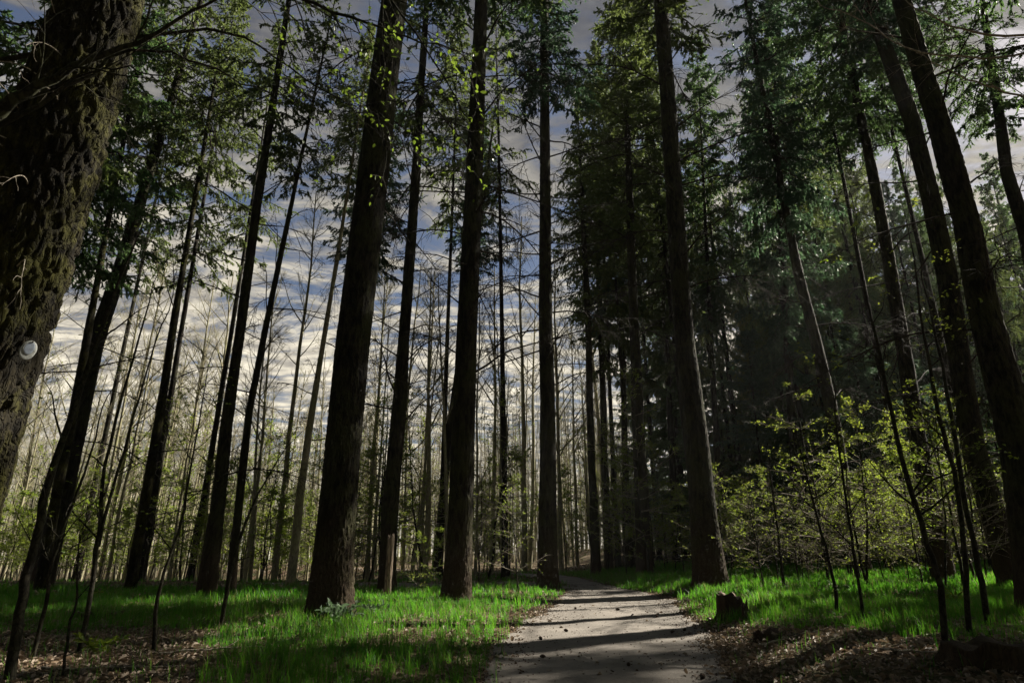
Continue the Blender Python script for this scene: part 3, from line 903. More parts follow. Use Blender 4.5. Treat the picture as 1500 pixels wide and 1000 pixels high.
n, tries = 0, 0
while n < 10 and tries < 5000:      # unseen spruces added to cast shade on the near ground and trunks
    tries += 1
    y = rng.uniform(-8, 22)
    x = rng.uniform(0.84 * max(y, 3) + 5.5, 48)
    if not free(x, y, 2.6):
        continue
    H, cb, k, cs = rng.uniform(24, 32), rng.uniform(7, 14), int(rng.integers(0, 5)), rng.uniform(0.75, 1.05)
    ns, nb = blocks(x, y, cb, H, CROWN_R[k] * cs, SHADE), blocks(x, y, cb, H, CROWN_R[k] * cs)
    if ns < 6 or nb > 1:
        continue
    wood_tree(x, y, H, cb, k, cs, 'unseen spruce added to the right-hand wood for its shade', 'added shade spruces beyond the right edge')
    n += 1
print('shade trees', n)
n, tries = 0, 0
while n < 75 and tries < 4000:
    tries += 1
    x, y = (rng.uniform(4, 85), rng.uniform(44, 95)) if n < 45 else (rng.uniform(4, 40), rng.uniform(27, 44))
    if not sees(x, y) or 750 + FPX * x / (y * CP) < 940 or not free(x, y, 1.6):
        continue
    H = rng.uniform(8, 15)
    if blocks(x, y, 1, H, 2.6) > 1:
        continue
    wood_tree(x, y, H, rng.uniform(0.3, 1.5), int(rng.choice([0, 1, 3, 4])), rng.uniform(0.75, 1.15), 'young low-branched spruce closing the far right wood', 'young spruces closing the far right wood', r0=0.08)
    n += 1

# wood going on unseen behind and left, added dense to dim the trunks
n, tries = 0, 0
while n < 90 and tries < 8000:
    tries += 1
    x, y = rng.uniform(-32, 30), rng.uniform(-30, 20)
    if y > -2 and (abs(x) < 0.84 * y + 5 or x > 0 or y > -1.25 * x):
        continue
    if -1.6 < x < 3.2 or (x * x + y * y) < 9 or not free(x, y, 3.2):
        continue
    if x > 0 and blocks(x, y, 12, 30, 3.3):
        continue
    wood_tree(x, y, rng.uniform(18, 32), rng.uniform(2.5, 9), int(rng.integers(0, 5)), rng.uniform(0.95, 1.25), 'unseen spruce of the surrounding wood, added to dim the trunks', 'added spruces outside the picture')
    n += 1

# spruces whose dark boughs fill the upper left and centre
for (px, Y, H, cb, k, cs, lab) in (
        (-120, 11, 26, 8.0, 5, 1.1, 'spruce with drooping boughs behind the massive tagged trunk'),
        (-40, 17, 27, 9.5, 0, 1.1, 'dark spruce filling the gap left of the massive tagged trunk'),
        (215, 25, 29, 12.5, 5, 1.15, 'olive-green spruce crown right of the massive tagged trunk'),
        (120, 30, 30, 15, 5, 1.1, 'dark spruce behind the left leaning trunk'),
        (285, 27, 30, 15.0, 5, 1.0, 'sunlit olive spruce crown left of the slim twin trunks'),
        (508, 24, 24, 12.8, 1, 0.9, 'blue-green spruce crown behind the thick lit trunk'),
        (645, 30, 33, 18, 4, 0.95, 'high spruce crown between the thick lit trunk and the dark trunk'),
        (740, 27, 32, 17, 5, 0.9, 'thin-foliaged spruce crown high between the two central dark trunks'),
        (905, 33, 33, 11, 2, 1.0, 'bright green spruce crown behind the right-hand row at the bend'),
        (965, 36, 34, 9, 2, 1.1, 'yellow-green spruce crown behind the thickest right trunk'),
        (1010, 42, 33, 8, 0, 1.1, 'deep green spruce beyond the thickest right trunk'),
        (1340, 26, 33, 19.5, 3, 1.0, 'dark hanging spruce crown between the leaning right-hand trunks'),
        (1450, 24, 31, 19.5, 0, 1.0, 'dense spruce crown filling the upper right corner'),
        (1240, 31, 34, 18, 2, 1.1, 'olive spruce crown behind the straight trunk of the thicket'),
        (1085, 38, 28, 8, 3, 1.0, 'low dark spruce beneath the sky gap right of the thickest trunk')):
    x = (px - 750) / FPX * Y * CP * 1.0
    wood_tree(x, Y, H, cb, k, cs, lab, 'named spruces around the clearing', r0=0.14)

# leafless poles of the wood on the left, far behind the grass
rng = np.random.default_rng(33)
n, tries = 0, 0
while n < 190 and tries < 8000:
    tries += 1
    y = rng.uniform(25, 85)
    px = rng.uniform(-60, 935)
    x = (px - 750) / FPX * y * CP
    l, r_ = path_lr(y)
    if y < 48 and l - 1.0 < x < r_ + 1.0:
        continue
    if not free(x, y, 0.9):
        continue
    if px > 850 and y < 42:
        continue
    k = int(rng.choice([0, 1, 2, 3, 4, 5, 6, 4, 6, 2])) 
    cr, tr, H = BARE[k]
    z = float(terrain(x, y))
    s = rng.uniform(0.75, 1.2) * (0.85 if y < 38 else 1.0)
    far = y > 50
    e = link('bare_tree', None, None, (x, y, z), 'pale leafless pole among many in the far wood on the left' if far else 'grey leafless pole at the near rim of the left wood', 'tree',
             'leafless poles of the far left wood' if far else 'leafless poles at the rim of the left wood')
    e.rotation_euler = (rng.normal(0, 0.03), rng.normal(0, 0.03), rng.uniform(0, 6.28))
    e.scale = (s, s, s * rng.uniform(0.9, 1.15))
    link('trunk', tr, e)
    link('crown', cr, e, kind='stuff')
    occup.append((x, y))
    n += 1
# the far wood, one mass of thin stems and twigs
a = Acc()
N = 1500
y = rng.uniform(62, 150, N)
x = (rng.uniform(-140, 930, N) - 750) / FPX * y
H = rng.uniform(11, 19, N) * (0.8 + 0.4 * vnoise(x * 0.08, y * 0.08))
z = terrain(x, y)
P = grow(np.stack([x, y, z - 0.3], -1), np.stack([rng.normal(0, 0.04, N), rng.normal(0, 0.04, N), np.ones(N)], -1), H, 6, np.zeros(3), 0.02, rng)
Rw = taper(rng.uniform(0.04, 0.12, N), np.full(N, 0.015), 6)
tubes(a, P, Rw, 5)
s_, d_, rr_, t_, i_ = sprout(P, Rw, 14, 0.25, 1.0, R(20), R(55), rng)
Lb = H[i_] * 0.24 * rng.uniform(0.3, 1.1, len(s_)) * (1.2 - 0.7 * t_)
P2 = grow(s_, d_, Lb, 4, np.array([0, 0, 0.4]), 0.1, rng)
R2_ = taper(np.full(len(s_), 0.014), np.full(len(s_), 0.006), 4)
tubes(a, P2, R2_, 3)
s_, d_, rr_, t_, i2_ = sprout(P2, R2_, 3, 0.2, 1.0, R(20), R(55), rng)
tubes(a, grow(s_, d_, Lb[i2_] * 0.5, 3, np.array([0, 0, 0.2]), 0.1, rng), taper(np.full(len(s_), 0.008), np.full(len(s_), 0.004), 3), 3)
n_ = 110000
k_ = rng.integers(0, len(P2), n_)
C = P2[k_, rng.integers(1, 4, n_)] + rng.normal(0, 0.25, (n_, 3))
kp = C[:, 2] < rng.uniform(0, 9, n_)
C = C[kp]
leaves(a, C, nrm(rng.normal(0, 1, C.shape)), nrm(rng.normal(0, 0.6, C.shape) + np.array([0, 0, 1])), rng.uniform(0.12, 0.25, len(C)), rng.uniform(0.08, 0.14, len(C)), 1)
link('far_woods', a.mesh('far_woods', [M['bark_beech'], M['leaf']]), kind='stuff', label='distant leafless wood beyond the left clearing', cat='woods')
print('woods', time.time() - T0)

# pale beeches whose bare tops stand against the bright clouds
for (px, Y, k, s, lab) in ((768, 36, 3, 1.25, 'tall pale beech with a bare top between the two trunks left of the path bend'), (820, 34, 1, 1.1, 'forked pale beech close right of the greenish trunk at the bend'),
                           (617, 34, 0, 1.15, 'thin bare beech between the slender trunk and the dark trunk'), (720, 32, 5, 1.05, 'bare beech with fine twigs just right of the dark trunk'),
                           (540, 40, 3, 1.1, 'thin bare pole just right of the thick lit trunk'), (845, 44, 0, 1.2, 'thin bare beech above the far end of the path')):
    x = (px - 750) / FPX * Y * CP
    cr, tr, H = BARE[k]
    e = link('beech_tree', None, None, (x, Y, float(terrain(x, Y))), lab, 'tree')
    e.scale = (s, s, s)
    link('trunk', tr, e)
    link('crown', cr, e, kind='stuff')

# ------------------------------------------------------------------ understorey saplings
rng = np.random.default_rng(44)


def sapling(x, y, k, s, label, group):
    st, fo, H = SAPS[k]
    e = link('beech_sapling', None, None, (x, y, float(terrain(x, y))), label, 'sapling', group)
    e.rotation_euler = (rng.normal(0, 0.06), rng.normal(0, 0.06), rng.uniform(0, 6.28))
    e.scale = (s, s, s)
    link('stem', st, e)
    link('foliage', fo, e, kind='stuff')


n, tries = 0, 0
while n < 110 and tries < 4000:      # the sunlit thicket right of the path
    tries += 1
    px, y = rng.uniform(1045, 1480), rng.uniform(16, 34)
    x = (px - 750) / FPX * y * CP
    if not free(x, y, 0.5) or (px < 1110 and y < 18.5):
        continue
    k = int(rng.choice([0, 1, 2, 3, 4, 5, 5, 3, 5, 3])) if px < 1230 else int(rng.choice([0, 1, 5, 4, 3]))
    sapling(x, y, k, rng.uniform(0.8, 1.3), 'fresh-leaved beech sapling in the sunlit thicket right of the path', 'beech saplings of the right thicket')
    n += 1
n, tries = 0, 0
while n < 170 and tries < 6000:      # greenery at the foot of the left wood and at the end of the path
    tries += 1
    px, y = rng.uniform(-40, 1000), rng.uniform(24, 44)
    x = (px - 750) / FPX * y * CP
    l, r_ = path_lr(y)
    if l - 1.0 < x < r_ + 1.0 or not free(x, y, 0.4):
        continue
    sapling(x, y, int(rng.choice([0, 1, 2, 2, 0, 1])), rng.uniform(0.9, 2.1), 'small budding beech at the foot of the far wood', 'budding saplings along the far wood')
    n += 1
for (px, py, k, s, lab) in ((760, 868, 3, 0.9, 'pale twiggy sapling beside the side path left of the bend'), (700, 862, 5, 1.6, 'bare whitish sapling with spreading twigs behind the dark central trunk'),
                            (640, 868, 2, 0.8, 'little leafy sapling left of the dark central trunk'), (610, 872, 0, 0.55, 'low leafy bush beside the slender straight trunk'),
                            (1108, 846, 3, 0.8, 'pale bare sapling nearest the thickest right trunk'), (1140, 850, 5, 1.4, 'whitish twiggy sapling in the middle of the thicket'),
                            (1078, 839, 0, 1.0, 'bright leafy sapling close behind the thickest right trunk')):
    p = ground_hit(px, py)
    sapling(p[0], p[1], k, s, lab, None)


# the individual crooked stems of the foreground
def stem_tree(label, pts, H_extra=2.0, m='bark_sap', leaf=0.15, nb=10, Ls=1.0, seed=0, Y=None, fork=None):
    if Y is None:
        Y = ground_hit(pts[0][0], min(pts[0][1], 1000))[1]
    r = np.random.default_rng(seed)

    def line(ps, ext):
        C, W = [], []
        for (px, py, w) in ps:
            p, dep = on_plane(px, py, Y)
            C.append(p)
            W.append(w * 0.40 * dep / FPX)
        C, W = np.array(C), np.array(W)
        C[1:, 1] += np.cumsum(r.normal(0, 0.03, len(C) - 1))
        if ext:
            d = nrm(C[-1] - C[-2])
            C = np.vstack([C, C[-1] + d * ext * 0.5 + r.normal(0, 0.06, 3), C[-1] + d * ext + r.normal(0, 0.15, 3)])
            W = np.append(W, [W[-1] * 0.6, 0.003])
        s = np.linspace(0, 1, len(C))
        q = np.linspace(0, 1, 22)
        P = np.stack([np.interp(q, s, C[:, j]) for j in range(3)], -1)
        for _ in range(2):
            P[1:-1] = (P[:-2] + 2 * P[1:-1] + P[2:]) / 4
        P[1:-1] += r.normal(0, 0.006, (20, 3))
        return P[None], np.interp(q, s, W)[None]
    P, Wt = line(pts, H_extra)
    g = float(terrain(P[0, 0, 0], P[0, 0, 1]))
    P[0, 0, 2] = min(P[0, 0, 2], g) - 0.05
    base = P[0, 0].copy()
    base[2] = g
    a, f = Acc(), Acc()
    tubes(a, P - base, Wt, 10)
    allP, allW = [P], [Wt]
    if fork:
        Pf, Wf = line(fork, H_extra)
        tubes(a, Pf - base, Wf, 8)
        allP.append(Pf)
        allW.append(Wf)
    for Pq, Wq in zip(allP, allW):
        s, d, rr, t, i = sprout(Pq, Wq, nb, 0.25, 1.0, R(35), R(75), r)
        L = Ls * r.uniform(0.4, 1.3, nb) * (1.2 - 0.6 * t)
        P1 = grow(s, d, L, 9, np.array([0, 0, 0.15]), 0.11, r)
        R1 = taper(np.minimum(rr * 0.5, 0.012), np.full(nb, 0.002), 9)
        tubes(f, P1 - base, R1, 5)
        s, d, rr, t1, i = sprout(P1, R1, 6, 0.2, 1.0, R(30), R(65), r)
        L2 = L[i] * 0.4 * (1.15 - t1) * r.uniform(0.4, 1.2, len(s)) + 0.05
        P2 = grow(s, d, L2, 5, np.array([0, 0, 0.1]), 0.12, r)
        tubes(f, P2 - base, taper(np.minimum(rr * 0.6, 0.005), np.full(len(s), 0.0012), 5), 3)
        nl = int(len(P2) * leaf * 3)
        if nl:
            idx, k = r.integers(0, len(P2), nl), r.integers(2, 5, nl)
            C = P2[idx, k] - base
            leaves(f, C, nrm(r.normal(0, 1, C.shape) * np.array([1, 1, 0.4])), nrm(r.normal(0, 0.4, C.shape) + np.array([0, 0, 1])), r.uniform(0.03, 0.06, nl), r.uniform(0.02, 0.035, nl), 1)
    e = link('young_tree', None, None, base, label, 'sapling')
    link('stem', a.mesh('stem', M[m]), e)
    link('twigs', f.mesh('twigs', [M[m], M['leaf']]), e, kind='stuff')
    return e


stem_tree('thickest crooked sapling at the lower left corner, crossing the leaning trunk', [(14, 1000, 19), (26, 900, 17), (36, 850, 16), (52, 760, 14), (72, 700, 13), (103, 600, 10), (138, 500, 8)], 1.6, seed=1, leaf=0.3, nb=9, Ls=0.9)
stem_tree('fork-stemmed sapling rising from the leaf litter on the left', [(116, 956, 10), (129, 895, 9), (141, 820, 8), (149, 760, 7), (156, 700, 6), (172, 620, 5), (205, 490, 3.5)], 1.2, seed=2, leaf=0.2, nb=9,
          fork=[(144, 800, 7), (158, 745, 6), (171, 700, 5), (187, 640, 4.5), (206, 590, 3.5), (232, 500, 2.5)])
stem_tree('thin bent sapling between the crooked and the fork-stemmed one', [(47, 966, 8), (64, 880, 7), (72, 835, 6), (90, 784, 5.5), (114, 724, 5), (145, 640, 3)], 1.0, seed=3, leaf=0.25, nb=8)
stem_tree('wavy thin sapling at the edge of the litter patch in front of the twiggy-footed trunk', [(226, 955, 8), (229, 886, 7), (240, 845, 6), (253, 798, 5), (267, 756, 4.5), (274, 714, 4), (287, 650, 3), (300, 580, 2)], 1.0, seed=4, leaf=0.25, nb=9)
stem_tree('dark stubby sapling in the shaded grass in front of the two slim trunks', [(322, 925, 8), (330, 890, 8), (338, 850, 7), (350, 800, 6), (372, 740, 4), (398, 690, 2.5)], 0.8, seed=5, leaf=0.3, nb=10)
stem_tree('short thin sapling with a pale tip at the lower left', [(92, 990, 5), (95, 930, 5), (105, 880, 4), (112, 820, 3)], 0.5, seed=6, leaf=0.3, nb=6, Ls=0.5)
stem_tree('tall twisting sapling in front of the right wood, leftmost of three close stems', [(1385, 962, 12), (1379, 850, 11), (1361, 802, 10), (1329, 699, 9), (1302, 609, 7), (1282, 500, 5)], 1.5, seed=7, leaf=0.5, nb=12)
stem_tree('middle one of three close stems before the right wood', [(1420, 930, 10), (1410, 838, 9), (1397, 717, 8), (1370, 631, 7), (1356, 573, 6), (1335, 470, 4)], 1.5, seed=8, leaf=0.6, nb=12)
stem_tree('rightmost of three close stems before the right wood', [(1446, 915, 11), (1437, 856, 10), (1419, 775, 9), (1401, 685, 8), (1383, 570, 6), (1366, 470, 4)], 1.5, seed=9, leaf=0.6, nb=12)
stem_tree('thin curved sapling in the right grass with a bushy foot', [(1226, 900, 7), (1223, 865, 6), (1208, 802, 5), (1185, 726, 4), (1172, 670, 3)], 0.8, seed=10, leaf=0.6, nb=10)
stem_tree('thin sapling standing at the front of the sunlit thicket', [(1149, 862, 6), (1147, 847, 5), (1140, 775, 4), (1131, 700, 3)], 0.8, seed=11, leaf=0.5, nb=10)
stem_tree('thin grey sapling standing in the middle of the right grass', [(1264, 905, 6), (1261, 874, 5.5), (1248, 784, 5), (1238, 700, 4), (1224, 600, 3)], 1.0, seed=12, leaf=0.4, nb=10)


# off-frame broadleaf trees that reach into the picture with their branches
def reaching_tree(label, foot, r0, H, limbs, m, leafy=False, leafmesh=None, nl=0, seed=0, group=None, twigs=9, bl=None):
    """a tree whose foot is outside the picture: trunk, and limbs (lists of 3-D points with radius)"""
    r = np.random.default_rng(seed)
    g = float(terrain(*foot))
    base = np.array([foot[0], foot[1], g])
    e = link('beech_tree', None, None, base, label, 'tree', group)
    a = Acc()
    P = np.stack([np.cumsum(r.normal(0, 0.05, 14)), np.cumsum(r.normal(0, 0.05, 14)), np.linspace(-0.2, H, 14)], -1)[None]
    tubes(a, P, taper(np.array([r0]), np.array([0.03]), 14), 16)
    link('trunk', a.mesh('trunk', M['bark_beech']), e)
    for pts in limbs:
        pts = np.array(pts, float)
        st = np.array([np.interp(pts[0, 2] - g, P[0, :, 2], P[0, :, j]) for j in (0, 1)])
        pts[0, :2] = base[:2] + st
        s = np.linspace(0, 1, len(pts))
        q = np.linspace(0, 1, 20)
        L0 = np.stack([np.interp(q, s, pts[:, j]) for j in range(4)], -1)
        for _ in range(2):
            L0[1:-1] = (L0[:-2] + 2 * L0[1:-1] + L0[2:]) / 4
        Lm = (L0[:, :3] - base)[None]
        Lm[:, 1:] += r.normal(0, 0.012, (1, 19, 3))
        Wm = L0[:, 3][None]
        f = Acc()
        tubes(f, Lm, Wm, 8)
        s1, d1, rr, t1, i1 = sprout(Lm, Wm, twigs, 0.3, 1.0, R(25), R(60), r, flat=0.5)
        L1 = r.uniform(0.4, 1.1, twigs) * (1.25 - 0.6 * t1)
        P1 = grow(s1, d1, L1, 8, np.array([0, 0, -0.25]), 0.10, r)
        R1 = taper(np.minimum(rr * 0.5, 0.008), np.full(twigs, 0.0018), 8)
        tubes(f, P1, R1, 5)
        s2, d2, rr2, t2, i2 = sprout(P1, R1, 5, 0.2, 1.0, R(25), R(60), r)
        P2 = grow(s2, d2, L1[i2] * 0.45 * r.uniform(0.4, 1.2, len(s2)) + 0.05, 5, np.array([0, 0, -0.2]), 0.10, r)
        tubes(f, P2, taper(np.full(len(s2), 0.003), np.full(len(s2), 0.0012), 5), 4)
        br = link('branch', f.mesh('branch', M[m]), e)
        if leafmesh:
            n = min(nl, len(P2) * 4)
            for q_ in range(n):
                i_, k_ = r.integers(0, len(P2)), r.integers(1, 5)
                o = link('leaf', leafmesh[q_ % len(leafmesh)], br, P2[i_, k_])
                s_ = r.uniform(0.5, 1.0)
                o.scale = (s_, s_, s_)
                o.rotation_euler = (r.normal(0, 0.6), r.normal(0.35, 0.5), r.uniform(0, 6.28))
    return e


def leaf_mesh(k):
    r = np.random.default_rng(k)
    a = Acc()
    n = 7
    t = np.linspace(0, 1, n)
    w = np.sin(np.pi * t ** 0.8) * 0.5 * (0.030, 0.034, 0.027)[k] * 1.25
    L = (0.062, 0.055, 0.066)[k]
    x = t * L
    zb = -0.35 * L * t ** 2 * (0.6, 0.9, 0.4)[k]
    mid = np.stack([x, 0 * x, zb], -1)
    up = np.stack([x, w, zb + 0.3 * w], -1)
    dn = np.stack([x, -w, zb + 0.3 * w], -1)
    V = np.concatenate([mid, up, dn])
    i = np.arange(n - 1)
    F = np.concatenate([np.stack([i, i + 1, i + 1 + n, i + n], -1), np.stack([i + 1, i, i + 2 * n, i + 1 + 2 * n], -1)])
    a.add(V, F)
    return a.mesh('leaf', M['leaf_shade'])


LEAF = [leaf_mesh(k) for k in range(3)]


def at(px, py, Y, rad):
    p, _ = on_plane(px, py, Y)
    return [p[0], p[1], p[2], rad]


reaching_tree('broadleaf tree whose fresh-leaved branches hang before the thick lit trunk', (-6.4, 4.6), 0.16, 9.0,
              [[(-6.4, 4.6, 5.4, 0.045), at(300, -110, 4.4, 0.030), at(430, -5, 4.3, 0.016), at(520, 30, 4.3, 0.012), at(600, 55, 4.3, 0.008), at(690, 80, 4.4, 0.004)],
               [(-6.4, 4.6, 5.8, 0.040), at(420, -160, 4.9, 0.026), at(540, -40, 4.9, 0.014), at(620, 60, 4.9, 0.010), at(660, 130, 4.9, 0.007), at(700, 200, 5.0, 0.004)],
               [(-6.4, 4.6, 5.0, 0.035), at(330, 30, 5.2, 0.014), at(440, 110, 5.2, 0.009), at(520, 165, 5.2, 0.006), at(570, 215, 5.2, 0.003)]],
              'bark_sap', leafmesh=LEAF, nl=190, seed=5, twigs=16)
reaching_tree('broadleaf tree outside the left edge whose dark bare limb crosses the massive tagged trunk', (-4.6, 3.2), 0.13, 7.5,
              [[(-4.6, 3.2, 2.9, 0.045), at(-30, 180, 3.0, 0.040), at(20, 145, 3.0, 0.034), at(90, 108, 3.0, 0.022), at(200, 62, 3.0, 0.014), at(280, 20, 3.0, 0.010), at(340, -10, 3.0, 0.006)],
               [(-4.6, 3.2, 3.0, 0.030), at(60, 150, 3.3, 0.014), at(205, 62, 3.4, 0.009), at(300, 95, 3.5, 0.007), at(400, 140, 3.6, 0.004)],
               [(-4.6, 3.2, 3.1, 0.025), at(40, 140, 3.6, 0.010), at(160, 95, 3.6, 0.006), at(245, 110, 3.7, 0.005), at(300, 165, 3.7, 0.003)]],
              'bark_sap', seed=6, twigs=6)
reaching_tree('bare broadleaf tree outside the right edge whose pale limbs cross the upper right corner', (8.6, 5.2), 0.15, 10,
              [[(8.6, 5.2, 6.2, 0.035), at(1560, 50, 6.5, 0.020), at(1430, 52, 6.5, 0.014), at(1360, 25, 6.5, 0.010), at(1310, -10, 6.5, 0.006)],
               [(8.6, 5.2, 5.4, 0.030), at(1560, 160, 7.0, 0.018), at(1460, 132, 7.0, 0.013), at(1400, 110, 7.0, 0.009), at(1340, 75, 7.0, 0.005)],
               [(8.6, 5.2, 7.0, 0.030), at(1480, 90, 7.5, 0.016), at(1330, 75, 7.5, 0.012), at(1270, 30, 7.5, 0.009), at(1200, 8, 7.5, 0.005)]],
              'twig_pale', seed=7, twigs=8)

# ------------------------------------------------------------------ say which one is which, by the landmarks they stand beside
REFS = [(-20, 'the massive tagged trunk'), (62, 'the left leaning trunk'), (190, 'the mossy-edged trunk'), (302, 'the twiggy-footed trunk'), (425, 'the far tilted trunk'), (482, 'the thick lit trunk'),
        (566, 'the slender straight trunk'), (669, 'the dark central trunk'), (802, 'the green-tinged bend trunk'), (873, 'the slim lip trunk'), (945, 'the verge trunk'), (1041, 'the thickest right trunk'),
        (1150, 'the thin thicket-front sapling'), (1262, 'the straight thicket trunk'), (1400, 'the three close stems'), (1474, 'the leaning right-edge trunk')]
ORD = ['nearest', 'second', 'third', 'fourth', 'fifth', 'sixth', 'seventh', 'eighth', 'ninth', 'tenth', 'eleventh', 'twelfth', 'thirteenth', 'fourteenth', 'fifteenth', 'sixteenth', 'seventeenth', 'eighteenth', 'nineteenth', 'twentieth']


def tell_apart(group, noun, ymax):
    bins = {}
    for o in col.objects:
        if o.parent is None and o.get('group') == group:
            x, y = o.location.x, o.location.y
            if y > ymax or not sees(x, y, 0):
                continue
            px = 750 + FPX * x / (y * CP - CAM_H * SP)
            k = min(range(len(REFS)), key=lambda i: abs(REFS[i][0] - px))
            bins.setdefault((k, px < REFS[k][0]), []).append((y, o))
    for (k, left), l in bins.items():
        l.sort(key=lambda t: t[0])
        for i, (y, o) in enumerate(l[:20]):
            o['label'] = '%s%s behind and just %s of %s' % ('' if len(l) == 1 else ORD[i] + (' ' if i == 0 else ' nearest '), noun, 'left' if left else 'right', REFS[k][1])


tell_apart('crowded spruces right of the path', 'dark spruce', 85)
tell_apart('young spruces closing the far right wood', 'young spruce', 46)
tell_apart('leafless poles at the rim of the left wood', 'grey leafless pole', 60)
tell_apart('beech saplings of the right thicket', 'leafing sapling', 60)
tell_apart('budding saplings along the far wood', 'budding sapling', 60)

# ------------------------------------------------------------------ things on and near the ground
# white oval tag on the massive trunk
Yt = 4.6
z_t = on_plane(41, 513, Yt)[0][2]
cx_t, cy_t, rt = np.interp(z_t, C1[:, 2], C1[:, 0]), np.interp(z_t, C1[:, 2], C1[:, 1]), np.interp(z_t, C1[:, 2], W1)


def plain(name, c, rough=0.5, metal=0.0):
    m, b = mat(name)
    t = b.n('ShaderNodeTexCoord').outputs['Object']
    cc = b.mix(b.ramp(b.noise(t, 40, 4), 0.35, 0.75), c, tuple(v * 0.65 for v in c))
    pb = b.n('ShaderNodeBsdfPrincipled', {'Base Color': cc, 'Roughness': rough, 'Metallic': metal})
    b.n('ShaderNodeOutputMaterial', {0: pb.outputs[0]})
    return m


M['tag'], M['tagblue'], M['nail'] = plain('enamel_white', (0.27, 0.28, 0.265)), plain('enamel_blue_grey', (0.19, 0.22, 0.27)), plain('rusty_nail', (0.05, 0.04, 0.035), 0.6, 0.6)


def oval_plate(rx, rz, y0, th, m, cz=0.0, n=40, ring=None):
    """domed oval plate facing -Y"""
    a = Acc()
    t = np.linspace(0, 2 * np.pi, n, endpoint=False)
    V, F = [], []
    prof = [(1.0, 0.0), (1.0, -th), (0.96, -th * 1.35), (0.80, -th * 1.5), (0.5, -th * 1.6), (0.001, -th * 1.65)] if ring is None else [(1.0, 0.0), (1.0, -th), (ring, -th), (ring, 0.0)]
    for s, y in prof:
        V.append(np.stack([np.cos(t) * rx * s, np.full(n, y0 + y), np.sin(t) * rz * s + cz], -1))
    k, j = np.arange(len(prof) - 1)[:, None] * n, np.arange(n)[None, :]
    F = np.stack([k + j, k + n + j, k + n + (j + 1) % n, k + (j + 1) % n], -1).reshape(-1, 4)
    a.add(np.concatenate(V), F)
    return a.mesh('plate', m)


dr_ = ray(41, 513)
for t_ in np.arange(3.0, 6.0, 0.004):
    q_ = np.array([0, 0, CAM_H]) + dr_ * t_
    if math.hypot(q_[0] - np.interp(q_[2], C1[:, 2], C1[:, 0]), q_[1] - np.interp(q_[2], C1[:, 2], C1[:, 1])) < np.interp(q_[2], C1[:, 2], W1) + 0.045:
        break
tagp = q_
ang = math.atan2(q_[0] - np.interp(q_[2], C1[:, 2], C1[:, 0]), -(q_[1] - np.interp(q_[2], C1[:, 2], C1[:, 1]))) * 0.6
tg = link('tree_tag', None, None, tagp, 'white oval plate with a smaller oval inside, nailed to the massive mossy trunk', 'sign')
tg.rotation_euler = (R(-6), R(12), ang)
link('plate', oval_plate(0.052, 0.084, 0.0, 0.006, M['tag']), tg)
link('inset', oval_plate(0.032, 0.054, -0.010, 0.003, M['tagblue'], 0.016), tg)
link('inset_rim', oval_plate(0.037, 0.059, -0.009, 0.004, M['tag'], 0.016, ring=0.87), tg)
link('nail', oval_plate(0.006, 0.006, -0.010, 0.008, M['nail'], 0.070, 12), tg)

# hanging dry twigs that catch the light on the massive trunk
r = np.random.default_rng(77)
for k in range(16):
    py, off = (300, 330, 420, 150, 240, 380, 250, 480, 120, 200, 350, 60, 410, 285, 180, 440)[k], r.uniform(-0.75, 0.85)
    z = on_plane(76, py, 4.6)[0][2]
    cx_, rr_ = np.interp(z, C1[:, 2], C1[:, 0]), np.interp(z, C1[:, 2], W1)
    an = math.asin(off * 0.98)
    s = np.array([[cx_ + math.sin(an) * rr_ * 0.98, 4.6 - math.cos(an) * rr_ * 0.98, z]])
    d = np.array([[math.sin(an) + r.normal(0, 0.5), -math.cos(an) * 0.6, 0.5]])
    P = grow(s, d, np.array([r.uniform(0.25, 0.75)]), 12, np.array([r.normal(0, .5), 0, -2.6]), 0.10, r)
    a = Acc()
    W_ = taper(np.array([0.0055]), np.array([0.0015]), 12)
    tubes(a, P - np.array(T1.location), W_, 5)
    s2, d2, rr2, t2, i2 = sprout(P, W_, 3, 0.3, 0.95, R(25), R(60), r)
    P2 = grow(s2, d2, r.uniform(0.05, 0.25, 3), 6, r.normal(0, 0.8, 3) + np.array([0, 0, -0.8]), 0.2, r)
    tubes(a, P2 - np.array(T1.location), taper(np.full(3, 0.003), np.full(3, 0.001), 6), 4)
    link('twig', a.mesh('twig', M['twig_pale']), T1)

